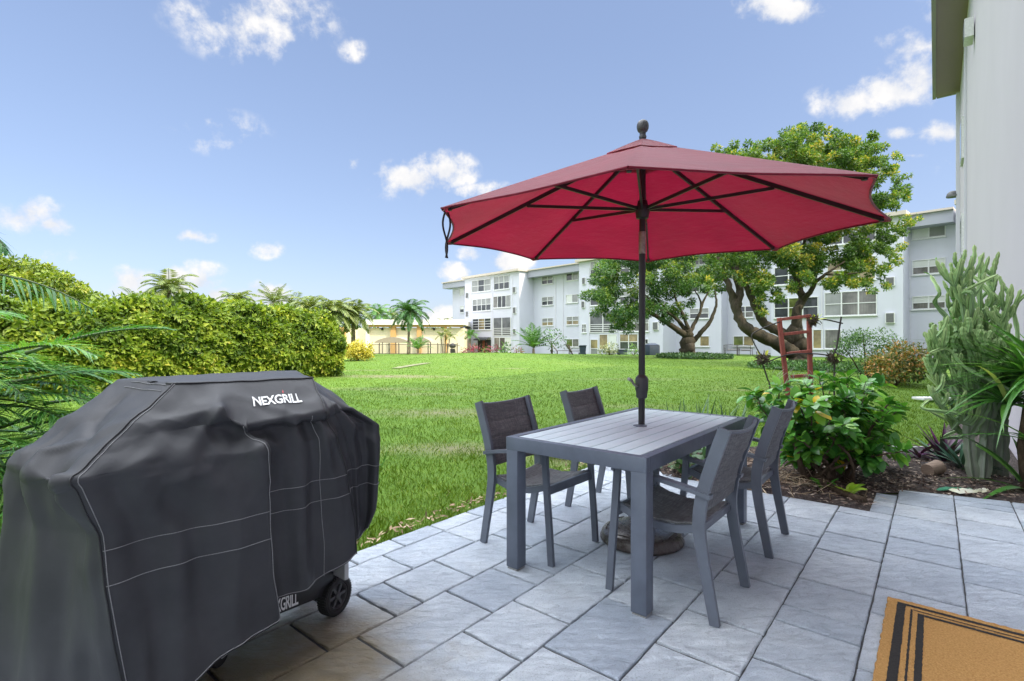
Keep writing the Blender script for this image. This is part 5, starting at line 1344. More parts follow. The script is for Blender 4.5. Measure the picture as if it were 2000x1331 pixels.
bgpalm(262, 588, 44, 1.5, 10, 'small palm top just showing over the hedge beside the large drooping palm', nl=18, lw=.05)
bgpalm(462, 592, 42, 1.6, 22, 'low round palm crown over the hedge, next to the white cloud', nl=22, lw=.06)
bgpalm(535, 590, 45, 1.7, 14, 'spiky fan shaped palm crown above the right half of the hedge', nl=18, lw=.05, droop=.8)
bgpalm(574, 598, 46, 1.7, 12, 'small palm between the spiky palm and the tall clump', nl=18, lw=.05)
bgpalm(605, 604, 42, 1.8, 18, 'bushy palm above the right end of the hedge', nl=24, lw=.06)
bgpalm(652, 612, 40, 1.9, 22, 'tallest palm of the clump behind the right end of the hedge', nl=26, lw=.06, droop=1.9, r=.16)
bgpalm(690, 616, 42, 1.9, 20, 'palm with a bare pale trunk beside the clubhouse corner', nl=26, lw=.06, droop=1.9, r=.17)
bgpalm(632, 622, 44, 2.0, 16, 'shaggy palm low in the middle of the clump', nl=22, lw=.06, droop=1.9)
bgpalm(738, 615, 74, 2.4, 16, 'green palm looking over the roof of the clubhouse', L_palmg, nl=22, lw=.08)
bgpalm(768, 618, 78, 1.8, 10, 'smaller palm over the clubhouse roof', nl=16, lw=.08)
bgpalm(898, 630, 100, 2.0, 12, 'distant palm top by the corner of the apartment block', nl=16, lw=.09)
bgpalm(868, 632, 100, 1.8, 12, 'distant palm top left of the apartment corner', nl=16, lw=.09)
bgpalm(797, 612, 50, 2.1, 20, 'slender tall palm with blue green crown by the shade shelter', L_palmg, nl=26, lw=.06, droop=2.0, r=.11, lean=(.03, 0), tone0=.3)
p = pbase(868, 50); palm('palm_tree', 'clump of three thin palms at the left corner of the apartment block', p, 1.5, .95, 9, .3, L_palm, r=.05, group='palms near the apartment block', nl=16, lw=.05, trunks=[(-.35, 0, 1.7), (.1, .2, 2.1), (.55, 0, 1.6)], tone0=.6)
p = pbase(816, 40); palm('young_palm', 'young palm with upright fronds on the grass before the shelter', p, .35, 1.25, 12, .38, L_palmg, r=.08, group='palms near the apartment block', nl=18, lw=.05, elev=(.35, 1.25), droop=.9, tone0=.6)
p = pbase(918, 62); palm('young_palm', 'young green palm by the far ground floor entrance', p, 2.2, 1.35, 12, .5, L_palmg, r=.09, group='palms near the apartment block', nl=16, lw=.08, elev=(-.1, 1.1), tone0=.55)
p = pbase(1042, 50); palm('travellers_palm', 'broad palm with long upright arching fronds in front of the apartment block', p, .5, 2.6, 17, .6, L_palmg, r=.12, group='palms near the apartment block', nl=24, lw=.08, elev=(.25, 1.3), droop=.8, tone0=.5)
# palm stand continuing far behind (reads as one mass)
def far_trees():
    cls = []
    for i in range(60):
        px = random.uniform(-500, 900); Z = random.uniform(110, 150); p = A(px, 655+random.uniform(-6, 8), Z)
        if 640 < px: p = A(px, 652+random.uniform(-3, 8), Z)
        cls.append((p, random.uniform(1.6, 3.0)))
    V, F, T = clump_leaves(cls, 45, (.5, .9), (.2, .4), tone0=.4); tag(npmesh('far_treeline', V, F, L_bush, tone=T), 'distant band of dark trees on the horizon', 'treeline', kind='stuff')
far_trees()

# ------------------------------------------------------------------ shrubs and beds near the buildings
def bush(name, label, base, clumps, lm, per, Lr, Wr, cat='shrub', group=None, stems=5, tone0=.5, **kw):
    t = thing(name, label, cat, base, 0, group); base = Vector(base); b = MB()
    for k in range(stems):
        c = Vector(random.choice(clumps)[0]); s = base+Vector((random.uniform(-.1, .1), random.uniform(-.1, .1), -.03))
        b.tube([s, s.lerp(c, .5)+Vector((0, 0, .05)), c], [.03, .02, .008], 6)
    wp(b.build('stem', B_shrub, t, smooth=True), t); V, F, T = clump_leaves(clumps, per, Lr, Wr, tone0=tone0, **kw); wp(npmesh('foliage', V, F, lm, tone=T), t); return t
def blob(px0, px1, py0, py1, Z, n, r, depth=.6):
    out = []
    for _ in range(n):
        a = random.random()*6.283; q = math.sqrt(random.random()); x = (px0+px1)/2+(px1-px0)/2*math.cos(a)*q*.85; y = (py0+py1)/2+(py1-py0)/2*math.sin(a)*q*.8
        out.append((A(x, y, Z+random.uniform(-depth, depth)), r*random.uniform(.75, 1.2)))
    return out
def gbase(px, Z): p = A(px, 660, Z); p.z = ground_h(p.x, p.y); return p
bush('yellow_shrub', 'round golden yellow shrub on the far lawn past the end of the hedge', gbase(697, 31), blob(662, 735, 664, 702, 31, 30, .34, .8), L_yell, 900, (.10, .18), (.06, .10))
bush('small_bush', 'small dark green bush beside the end of the hedge', gbase(655, 29), blob(645, 668, 682, 700, 29, 7, .25, .3), L_bush, 260, (.08, .14), (.04, .07))
RG = 'bushes planted along the foot of the apartment block'
bush('cordyline', 'wide red and bronze planting at the far left end of the block', gbase(900, 60), blob(897, 938, 672, 694, 60, 14, .5), L_red, 60, (.3, .55), (.07, .12), group=RG, tone0=.6, cat='shrub')
bush('cordyline', 'bright crimson plant by the dark entrance awning', gbase(948, 60), blob(940, 954, 676, 692, 60, 6, .45), L_red, 70, (.3, .5), (.07, .12), group=RG, tone0=.72, cat='shrub')
bush('cordyline', 'dark maroon plants right of the entrance awning', gbase(968, 59), blob(955, 980, 672, 692, 59, 9, .5), L_red, 60, (.3, .55), (.07, .12), group=RG, tone0=.25, cat='shrub')
bush('leafy_bush', 'leafy green bush before the ground floor sliding door', gbase(987, 58), blob(977, 998, 672, 694, 58, 10, .5), L_bush, 70, (.25, .45), (.1, .18), group=RG, tone0=.55)
bush('cordyline', 'small purple plant left of the broad palm', gbase(1007, 56), blob(1002, 1014, 678, 692, 56, 5, .35), L_red, 80, (.25, .4), (.06, .1), group=RG, tone0=.2)
bush('cordyline', 'small pinkish red plant just left of the broad palm', gbase(1020, 55), blob(1014, 1028, 677, 691, 55, 5, .35), L_red, 80, (.25, .4), (.06, .1), group=RG, tone0=.8)
b4 = gbase(1078, 50); cl4 = [(A(x, y, 50+random.uniform(-.8, .8)), r*.05) for x, y, r in ((1062,655,10),(1075,650,9),(1088,648,8),(1095,655,7),(1070,665,10),(1082,668,9),(1058,668,7),(1100,660,6),(1078,680,7),(1092,672,6))]
tree('small_tree', 'small loose branched tree beside the broad palm at the block', 'tree', b4, ([b4, A(1078,680,50), A(1076,665,50)], .12, .06), [([A(1077,672,50), A(1088,660,50), A(1096,652,50)], .05, .02), ([A(1077,674,50), A(1068,662,50), A(1060,656,50)], .05, .02)], cl4, L_bush, 130, (.2, .4), (.09, .16), tone0=.45)
b5 = gbase(1118, 47); 
tree('small_tree', 'thin bare bonsai like tree left of the dark bin', 'tree', b5, ([b5, A(1116,688,47), A(1110,672,47)], .09, .05), [([A(1112,680,47), A(1104,668,47), A(1098,662,47)], .04, .015), ([A(1113,684,47), A(1122,676,47)], .03, .012)], [(A(1104,668,47), .35), (A(1110,664,47), .3), (A(1100,676,47), .25)], L_bush, 120, (.15, .3), (.06, .12), tone0=.4)
bush('grey_bush', 'rounded pale variegated bush by the ground floor door of the second bay', gbase(1190, 46), blob(1172, 1206, 674, 700, 46, 16, .5), leafmat('variegated_leaf', [(0, (.03, .05, .02)), (.5, (.13, .16, .07)), (1, (.38, .38, .24))], .2), 120, (.18, .32), (.07, .12), group=RG)
bush('spider_bush', 'spiky light green bush beside the dark storage box', gbase(1236, 45), blob(1228, 1250, 674, 700, 45, 8, .4), L_palmg, 110, (.35, .6), (.04, .07), group=RG, tone0=.75)
def bedcover(name, label, poly_px, Zr, n, lm, hgt, Lr, Wr, cat='ground cover', tone0=.5):
    """low planting spread over a patch of ground"""
    C = []; (x0, x1), (z0, z1) = poly_px, Zr
    while len(C) < n:
        a = random.random()*6.283; q = math.sqrt(random.random()); Z = (z0+z1)/2+(z1-z0)/2*math.sin(a)*q; X = ((x0+x1)/2+(x1-x0)/2*math.cos(a)*q-1000)/1000*(z0+z1)/2
        C.append((X, Z, ground_h(X, Z)+random.random()*hgt*(1-.4*q)))
    C = np.array(C); D = rand_dirs(n)+np.array([0, 0, .7]); Nn = rand_dirs(n)*.8+np.array([0, 0, 1])
    V, F, T = leaf_arrays(C, D, Nn, rng.uniform(*Lr, n), rng.uniform(*Wr, n), np.clip(tone0+rng.normal(size=n)*.2, 0, 1))
    return tag(npmesh(name, V, F, lm, tone=T), label, cat, kind='stuff')
bedcover('ground_cover', 'low dark leafy ground cover around the foot of the forked tree', (1285, 1425), (35, 40.5), 5500, L_cover, .34, (.14, .26), (.07, .13))
bedcover('ground_cover', 'low leafy ground cover around the foot of the leaning tree', (1478, 1720), (20, 27), 9000, L_bush, .34, (.10, .2), (.05, .09), tone0=.4)
bush('green_shrub', 'large rounded green shrub behind the bronze croton', gbase(1690, 17), blob(1622, 1782, 640, 738, 17, 60, .33, .9), L_bush, 900, (.05, .10), (.025, .05), tone0=.55)
bush('croton_shrub', 'bronze and green croton shrub at the edge of the lawn left of the cactus', gbase(1755, 14.6), blob(1685, 1832, 662, 752, 14.6, 62, .27, .8), L_croton, 900, (.07, .13), (.035, .06), tone0=.48)

# ------------------------------------------------------------------ foreground planting
def PB(u, w): p = UW(u, w); p.z = bed_h(u, w) if inpoly(u, w) else ground_h(p.x, p.y); return p
# glossy shrub: crooked grey stems carrying rosettes of broad leaves
def glossy():
    base = PB(5.30, .80); t = thing('glossy_shrub', 'broad shrub with large glossy green leaves and crooked bare stems in the mulch bed', 'shrub', base)
    b = MB(); tips = []
    ctr = A(1612, 820, 4.75)
    def targ(px, py, dz): return A(px, py, 4.75+dz)
    ends = []
    for px, py in ((1475,765),(1500,790),(1520,752),(1545,775),(1570,745),(1600,735),(1630,742),(1655,735),(1690,745),(1720,750),(1745,775),(1755,800),(1740,830),(1715,800),(1690,790),(1660,780),(1630,790),(1590,785),(1560,805),(1530,815),(1505,825),(1540,845),(1575,840),(1610,830),(1650,825),(1690,830),(1720,855),(1745,868),(1480,800),(1600,870),(1560,880),(1640,860),(1670,880),(1700,885),(1535,880),(1770,880),(1460,770),(1580,770),(1670,755)):
        ends.append(targ(px, py, random.uniform(-.55, .55)))
    nod = [PB(5.28, .85), PB(5.35, .72), PB(5.22, .92), PB(5.42, .62), PB(5.2, .78)]
    for k, e in enumerate(ends):
        s = nod[k % 5]+Vector((random.uniform(-.05, .05), random.uniform(-.05, .05), -.03)); m1 = s.lerp(e, .35)+Vector((random.uniform(-.12, .12), random.uniform(-.12, .12), .04)); m2 = s.lerp(e, .7)+Vector((random.uniform(-.08, .08), random.uniform(-.08, .08), .05))
        r0 = random.uniform(.010, .019); P = spline([s, m1, m2, e], 5); b.tube([q+Vector((random.gauss(0, .006), random.gauss(0, .006), random.gauss(0, .005))) for q in P], [r0*(1-.75*i/15) for i in range(16)], 7); tips.append((e, (e-m2).normalized())); tips.append((m2, (m2-m1).normalized()))
        if random.random() < .7:
            q = m2+Vector((random.uniform(-.16, .16), random.uniform(-.16, .16), random.uniform(0, .14))); b.tube([m1.lerp(m2, .6), q], [.006, .003], 5); tips.append((q, (q-m1).normalized()))
    P = [PB(5.25, .8)+Vector((0, 0, .02)), PB(5.05, .72)+Vector((0, 0, .03)), PB(4.9, .55)+Vector((0, 0, .025)), PB(4.80, .42)+Vector((0, 0, .02))]; b.tube(spline(P, 5), [.036-.0008*i for i in range(16)], 9)
    P = [PB(5.25, .85), PB(5.1, .9)+Vector((0, 0, .10)), PB(5.05, .95)+Vector((0, 0, .35))]; b.tube(spline(P, 5), [.03-.0012*i for i in range(11)], 8)
    wp(b.build('stem', B_shrub, t, smooth=True), t)
    Cs, Ds, Ns, Ls, Ws, Ts = [], [], [], [], [], []
    for e, d in tips:
        n = random.randint(14, 21); sh = random.gauss(.62, .12); 
        for k in range(n):
            a = k*2.4+random.uniform(-.3, .3); s = d.orthogonal().normalized(); o = s.cross(d); r = s*math.cos(a)+o*math.sin(a)
            lift = random.uniform(-.1, .9); dv = (r+d*lift+Vector((0, 0, .1))).normalized()
            Cs.append(e+dv*random.uniform(.0, .03)-d*random.uniform(0, .14)); Ds.append(dv); Ns.append((Vector((0, 0, 1))+d*.5+Vector((random.gauss(0, .3), random.gauss(0, .3), 0))).normalized()); L = random.uniform(.07, .135); Ls.append(L); Ws.append(L*random.uniform(.56, .72))
            tn = min(max(sh+random.gauss(0, .15), 0), .93); Ts.append(.98 if random.random() < .022 else tn)
    f = lambda x: np.array([tuple(v) for v in x]); V, F, T = big_leaf_arrays(f(Cs), f(Ds), f(Ns), Ls, Ws, np.array(Ts), .22, .13, 4)
    wp(npmesh('foliage', V, F, L_gloss, tone=T, smooth=True), t)
glossy()
# candelabra cactus
def cactus_mat():
    m, nt, out = mat('cactus_skin')
    at = N(nt, 'ShaderNodeAttribute', attribute_name='tone'); f = noise(nt, 14, 5, .65)
    c = ramp(nt, at.outputs['Fac'], [(0, (.30, .32, .27)), (.3, (.22, .29, .18)), (.5, (.16, .29, .10)), (.8, (.27, .42, .14)), (1, (.45, .56, .24))])
    c = mixc(nt, math_(nt, 'MULTIPLY', f, .35), c, (.16, .20, .15))
    pbsdf(nt, out, c, .55, 0, bump(nt, f, .3, .01), .4); return m
M_cact = cactus_mat()
def cactus():
    base = PB(6.25, -.34); t = thing('candelabra_cactus', 'tall many branched ribbed green cactus against the white wing wall', 'cactus', base)
    VV, FF, TT = [], [], []; nv = 0
    def arm(pts, r0, r1, t0, t1):
        nonlocal nv
        P = spline(pts, 6); k = len(P); ref = None; n = 8; seg = random.uniform(0, 6)
        for i, p in enumerate(P):
            d = (P[min(i+1, k-1)]-P[max(i-1, 0)]).normalized()
            if ref is None: ref = d.orthogonal().normalized()
            ref = (ref-d*ref.dot(d)).normalized(); o = d.cross(ref); u = i/(k-1)
            r = (r0+(r1-r0)*u)*(1+.16*math.sin(i*1.9+seg))*(1 if i < k-1 else .35)
            for j in range(n):
                a = 2*math.pi*j/n; rr = r*(1.12 if j % 2 == 0 else .52)
                q = p+(ref*math.cos(a)+o*math.sin(a))*rr; VV.append(q); TT.append(min(max((t0+(t1-t0)*u)+(.14 if j % 2 == 0 else -.12), 0), 1))
        for i in range(k-1):
            for j in range(n): j2 = (j+1) % n; FF.append((nv+i*n+j, nv+i*n+j2, nv+(i+1)*n+j2, nv+(i+1)*n+j))
        for j in (0, 2, 4): FF.append((nv+(k-1)*n+j, nv+(k-1)*n+j+1, nv+(k-1)*n+(j+2) % n, nv+(k-1)*n+(j+3) % n))
        nv += n*k
    def C(px, py, dz=0): return A(px, py, 4.75+dz)
    stems = [(1903, 938), (1922, 945), (1940, 940), (1955, 935), (1915, 930)]
    def grow(p, d, L, r, depth, tone):
        q = p+d*L; mid = p.lerp(q, .5)+Vector((random.gauss(0, .015), random.gauss(0, .015), 0)); arm([p-d*.01, mid, q], r, r*.85, tone, min(tone+.18, 1))
        if depth <= 0: return
        for _ in range(random.choice((2, 3, 3)) if depth > 1 else random.choice((1, 2, 2, 3))):
            a = random.random()*6.283; o = random.uniform(.45, .8); out = Vector((math.cos(a)*o-.12, math.sin(a)*o*.8, 1)).normalized(); out = (out+d*.35).normalized()
            st = p.lerp(q, random.uniform(.45, 1)); knee = st+out*.05+Vector((math.cos(a)*.04, math.sin(a)*.04, 0))
            grow(knee, (out+Vector((0, 0, .5))).normalized(), L*random.uniform(.55, .85), r*.9, depth-1, tone+.10)
    for k, (px, py) in enumerate(stems):
        s = C(px, py, random.uniform(-.15, .15)); s.z = base.z-.03; e = C(px+random.uniform(-22, 25), 790+random.uniform(-30, 30), random.uniform(-.15, .15)); arm([s, s.lerp(e, .5)+Vector((random.gauss(0, .02), 0, 0)), e], .042, .036, .02, .25)
        for _ in range(3):
            a = random.random()*6.283; d = Vector((math.cos(a)*.45-.05, math.sin(a)*.4, 1)).normalized(); grow(s.lerp(e, random.uniform(.55, 1)), d, random.uniform(.26, .40), .030, 3, .3)
    # leaders drawn from the photograph's outline
    for pts in (((1910,760),(1895,690),(1890,620),(1876,548),(1870,512)), ((1925,700),(1915,620),(1914,550),(1915,498)), ((1935,720),(1940,640),(1938,580),(1940,528)), ((1905,720),(1882,660),(1872,600),(1870,545)), ((1890,700),(1870,650),(1858,610),(1854,588)), ((1925,740),(1955,660),(1968,600),(1975,560)), ((1900,780),(1865,720),(1840,690),(1828,660)), ((1900,800),(1860,760),(1830,745),(1812,700)), ((1905,820),(1870,800),(1840,770),(1818,720)), ((1890,790),(1850,740),(1836,700),(1838,665)), ((1915,760),(1900,690),(1880,640),(1862,615)), ((1920,740),(1930,660),(1920,600),(1902,560)), ((1895,830),(1860,815),(1835,790),(1822,755)), ((1900,760),(1880,720),(1852,700),(1850,660)), ((1930,760),(1960,700),(1955,640),(1962,600)), ((1886,640),(1878,590),(1862,555),(1857,530)), ((1905,850),(1872,842),(1850,815),(1840,785)), ((1890,620),(1900,570),(1893,540),(1896,520))):
        dz = random.uniform(-.25, .25); q = [C(x, y, dz) for x, y in pts]; arm(q, .018, .013, .35, .9)
        q2 = [v+Vector((random.gauss(0, .05), random.gauss(0, .12), random.gauss(-.03, .05))) for v in q]; arm(q2, .017, .012, .35, .9)
        for _ in range(11):
            i = random.randrange(len(q)-1); s = q[i].lerp(q[i+1], random.random()); a = random.random()*6.283; d = Vector((math.cos(a)*.6-.1, math.sin(a)*.5, 1)).normalized(); L = random.uniform(.10, .24); arm([s, s+d*L*.5+Vector((math.cos(a)*.02, 0, 0)), s+d*L+Vector((0, 0, .03))], .016, .012, .45, .95)
    o = npmesh('branches', np.array([tuple(v) for v in VV]), np.array(FF), M_cact, tone=TT); wp(o, t)
    # small upright leaves along the shoots
    n = 160; idx = rng.integers(0, len(VV), n); C0 = np.array([tuple(VV[i]) for i in idx]); D = rand_dirs(n)+np.array([0, 0, .9])
    V, F, T = leaf_arrays(C0, D, rand_dirs(n), rng.uniform(.03, .07, n), rng.uniform(.012, .02, n), np.clip(.6+rng.normal(size=n)*.2, 0, 1)); wp(npmesh('leaves', V, F, L_strap, tone=T), t)
cactus()
def rosette(name, label, cat, base, n, L, W, lm, elev, droop, tone=(.5, .15), fold=.15, nseg=8, arcs=None, group=None, sh=None):
    t = thing(name, label, cat, base, 0, group); base = Vector(base); Cs, Ds, Ns = [], [], []
    for k in range(n):
        a = (arcs[0]+(arcs[1]-arcs[0])*random.random()) if arcs else k*2.399+random.uniform(-.2, .2); e = random.uniform(*elev)
        d = Vector((math.cos(a)*math.cos(e), math.sin(a)*math.cos(e), math.sin(e))); Cs.append(base+Vector((math.cos(a)*.03, math.sin(a)*.03, random.uniform(-.02, .05)))); Ds.append(d); Ns.append(Vector((-math.cos(a)*math.sin(e), -math.sin(a)*math.sin(e), math.cos(e)))+Vector((random.gauss(0, .15), random.gauss(0, .15), 0)))
    f = lambda x: np.array([tuple(v) for v in x]); Lx = rng.uniform(*L, n); Wx = rng.uniform(*W, n)
    V, F, T = big_leaf_arrays(f(Cs), f(Ds), f(Ns), Lx, Wx, np.clip(rng.normal(tone[0], tone[1], n), 0, 1), droop, fold, nseg, sh or (lambda t_: (max(1-t_**2.4, .02))*(.6+.4*min(t_*4, 1))))
    wp(npmesh('leaves', V, F, lm, tone=T, smooth=True), t); return t
p = A(2009, 905, 4.3); p.z = .03
st = rosette('strap_leaf_plant', 'large plant with long arching green strap leaves at the right edge of the bed', 'plant', p, 10, (.5, .8), (.05, .07), L_strap, (.2, 1.2), .45)
b = MB(); b.tube([p, p+Vector((-.02, .02, .35)), p+Vector((0, 0, .75))], [.05, .045, .03], 8); wp(b.build('stem', B_shrub, st, smooth=True), st)
parts = []
for (dx, dy, dz, n, L, el) in ((0, 0, .92, 90, (.45, .8), (-.1, 1.2)), (-.08, .1, .70, 50, (.4, .7), (-.1, 1.0)), (.0, -.12, .95, 50, (.45, .75), (.1, 1.3)), (-.05, -.1, .4, 10, (.4, .65), (0, .9))):
    Cs, Ds, Ns = [], [], []
    for k in range(n):
        a = k*2.399; e = random.uniform(*el); d = Vector((math.cos(a)*math.cos(e), math.sin(a)*math.cos(e), math.sin(e))); Cs.append(p+Vector((dx, dy, dz))); Ds.append(d); Ns.append(Vector((-math.cos(a)*math.sin(e), -math.sin(a)*math.sin(e), math.cos(e)))+Vector((random.gauss(0, .2), random.gauss(0, .2), 0)))
    f = lambda x: np.array([tuple(v) for v in x]); parts.append(big_leaf_arrays(f(Cs), f(Ds), f(Ns), rng.uniform(*L, n), rng.uniform(.028, .045, n), np.clip(rng.normal(.55, .18, n), 0, 1), .55, .16, 9, lambda t_: max(1-t_**2.2, .02)*(.6+.4*min(t_*4, 1))))
V, F, T = merge(parts); wp(npmesh('leaf_crown', V, F, L_strap, tone=T, smooth=True), st)
# purple backed oyster plants
pu, pg = PB(6.55, .08), PB(6.3, .05)
oy = rosette('oyster_plant', 'rosette of dark green and purple sword leaves on the mulch left of the cactus', 'plant', A(1845, 893, 5.35)*Vector((1, 1, 0)).length if False else Vector((A(1845, 893, 5.35).x, 5.35, .03)), 34, (.26, .42), (.04, .06), L_oyster, (.15, 1.35), .12, (.55, .34))
rosette('oyster_plant', 'smaller purple rosette low at the left of the big oyster plant', 'plant', Vector((A(1795, 890, 5.5).x, 5.5, .03)), 16, (.2, .34), (.03, .045), L_oyster, (.1, .8), .15, (.25, .25))
rosette('oyster_plant', 'low green rosette at the foot of the cactus stems', 'plant', Vector((A(1880, 905, 5.0).x, 5.0, .03)), 22, (.2, .36), (.035, .05), L_oyster, (.1, 1.1), .2, (.7, .15))
# upright sword leaves behind the table
GI = 'sword leaved clumps behind the table'
for k, (px, lab) in enumerate(((1310, 'leftmost sword leaved clump behind the far end of the table, right of the umbrella pole'), (1338, 'second clump of grey green sword leaves behind the table end'), (1362, 'tall middle clump of sword leaves behind the table end'), (1388, 'spreading clump of sword leaves right of the tall one behind the table'), (1415, 'thin sword leaved clump nearer the shrub, behind the front right chair'), (1436, 'rightmost sword leaved clump, touching the glossy shrub'))):
    rosette('sword_leaf_plant', lab, 'plant', Vector((A(px, 880, 5.9).x, 5.9+random.uniform(-.2, .3), 0)), random.randint(9, 13), (.42, .72), (.022, .034), L_iris, (.85, 1.5), .06, (.45, .2), group=GI)
# fleshy low plant with dry stalks at the end of the paving
b = PB(4.95, 1.75); t = thing('succulent_plant', 'low round leaved plant with tangled dry stalks at the far end of the paving', 'plant', b)
n = 130; C = np.array([tuple(b+Vector((random.gauss(0, .16), random.gauss(0, .13), abs(random.gauss(.08, .06))))) for _ in range(n)]); V, F, T = big_leaf_arrays(C, rand_dirs(n)+np.array([0, 0, .5]), rand_dirs(n)*.5+np.array([0, 0, 1]), rng.uniform(.06, .12, n), rng.uniform(.05, .085, n), np.clip(rng.normal(.5, .2, n), 0, 1), .1, .08, 4); wp(npmesh('leaves', V, F, L_cover, tone=T, smooth=True), t)
s = MB()
for _ in range(60):
    q = b+Vector((random.gauss(0, .17), random.gauss(0, .15), random.uniform(.01, .10))); a = random.random()*6.28; d = Vector((math.cos(a), math.sin(a), random.uniform(-.1, .4)))*random.uniform(.06, .16); s.tube([q, q+d*.5+Vector((0, 0, .03)), q+d], .004, 4)
o = s.build('dry_stalks', simple('dry_stalks', (.26, .19, .12), (.14, .10, .06), 30, .85), t); wp(o, t); o['kind'] = 'stuff'
# dry twigs and straw under the shrub
n = 420; C = np.array([tuple(PB(5.1+random.gauss(0, .22), 1.05+random.gauss(0, .25))+Vector((0, 0, random.uniform(.01, .07)))) for _ in range(n)]); D = rng.normal(size=(n, 3))*np.array([1, 1, .2]); V, F, T = leaf_arrays(C, D, rand_dirs(n)*.4+np.array([0, 0, 1]), rng.uniform(.08, .26, n), rng.uniform(.003, .007, n), rng.random(n), .05)
tag(npmesh('dry_straw', V, F, L_dry, tone=T), 'dry brown straw heaped under the glossy shrub', 'dry straw', kind='stuff')
# bright green seedling at the bed edge
rosette('seedling', 'bright lime green seedling at the front edge of the mulch bed', 'plant', PB(4.98, .55), 9, (.10, .15), (.055, .075), leafmat('lime_leaf', [(0, (.16, .32, .03)), (1, (.34, .50, .06))], .4), (.3, 1.2), .25, (.5, .3), sh=lambda t_: max(math.sin(math.pi*min(t_*.92+.04, 1)), 0)**.8)
rosette('seedling', 'darker green seedling between the shrub stems and the lime one', 'plant', PB(5.02, .72), 7, (.09, .13), (.045, .065), L_gloss, (.3, 1.2), .25, (.6, .1), sh=lambda t_: max(math.sin(math.pi*min(t_*.92+.04, 1)), 0)**.8)

# ------------------------------------------------------------------ red wooden ladder stand with wire arms and hanging baskets
M_redw = simple('faded_red_wood', (.36, .095, .07), (.22, .055, .045), 9, .75, stretch=(6, 6, 1), bstr=.4)
M_wire = metal_paint('rusty_black_wire', (.035, .03, .028), .6)
LZ = 6.0
def LA(px, py, dz=0): return A(px, py, LZ+dz)
lb = LA(1555, 0); lb.z = ground_h(lb.x, lb.y)
ld = thing('ladder_trellis', 'faded red wooden ladder shaped plant stand with bent wire arms behind the glossy shrub', 'trellis', lb)
for (a, c, nm) in (((1521.5, 620), (1552, 885), 'rail'), ((1580, 620), (1586, 885), 'rail')):
    b = MB(); b.bar(LA(*c), LA(*a), .046, .036, up=Vector((0, 1, 0)), bev=.004); wp(b.build(nm, M_redw, ld), ld)
for (a, c) in (((1526, 623), (1583, 616)), ((1531, 652), (1580, 647)), ((1537, 690), (1583, 685)), ((1545, 735), (1584, 732))):
    b = MB(); b.bar(LA(*a, -.01), LA(*c, -.01), .034, .036, up=Vector((0, 1, 0)), bev=.004); wp(b.build('rung', M_redw, ld), ld)
def wire(pts, r=.008): b = MB(); b.tube(spline([LA(x, y, -.04) for x, y in pts], 5), r, 6); wp(b.build('wire_arm', M_wire, ld, smooth=True), ld)
wire([(1523, 628), (1500, 636), (1478, 646), (1468, 655), (1474, 672), (1484, 690)]); wire([(1486, 700), (1493, 720), (1499, 740), (1504, 760), (1512, 885)]); wire([(1500, 706), (1520, 698), (1540, 692), (1565, 690), (1600, 691), (1622, 694)]); wire([(1590, 621), (1615, 624), (1646, 631)])
wire([(1643, 618), (1638, 650), (1634, 680), (1630, 700), (1629, 885)], .010)
def basket(label, px, py, r, leaf_tone, nl):
    c = LA(px, py, -.04); t = thing('hanging_basket', label, 'hanging plant', c+Vector((0, 0, -r)), 0, 'small baskets hung on the red ladder stand'); b = MB(); o = Vector((0, 0, r))
    for k in range(150):
        d = Vector((random.gauss(0, 1), random.gauss(0, 1), random.gauss(0, 1))).normalized(); q = o+d*r*random.uniform(.5, .95); e = q+Vector((random.gauss(0, 1), random.gauss(0, 1), random.gauss(-.2, 1)))*r*.5; b.tube([q, q.lerp(e, .5)+d*r*.12, e], .0045, 4)
    b.build('root_ball', simple('dark_dry_roots', (.10, .075, .05), (.04, .03, .022), 40, .9), t)
    C = np.array([(0, 0, r)]*nl, dtype=float)+rand_dirs(nl)*r*.7; V, F, T = big_leaf_arrays(C, rand_dirs(nl)+np.array([0, -.5, -.3]), rand_dirs(nl), rng.uniform(.07, .13, nl), rng.uniform(.03, .045, nl), np.clip(rng.normal(leaf_tone, .1, nl), 0, 1), .2, .12, 4)
    npmesh('leaves', V, F, leafmat('basket_leaf', [(0, (.10, .22, .03)), (1, (.55, .55, .10))], .35), t, tone=T)
basket('dark hanging basket with a yellow leaf left of the red ladder', 1491, 700, .062, .9, 5)
basket('tangled root basket on top of the right rail of the red ladder', 1588, 625, .05, .6, 6)
basket('bare rooted basket hanging right of the red ladder', 1628, 697, .062, .2, 4)
# thin aerial roots trailing from them
M_root = simple('pale_aerial_root', (.40, .42, .36), rough=.8)
for _ in range(22):
    b = MB(); x = random.uniform(1530, 1640); p = LA(x, random.uniform(715, 735), -.05); q = p+Vector((random.gauss(0, .06), 0, -random.uniform(.05, .2))); b.tube([p, p.lerp(q, .5)+Vector((random.gauss(0, .03), 0, .03)), q], .0025, 4); wp(b.build('aerial_root', M_root, ld), ld)

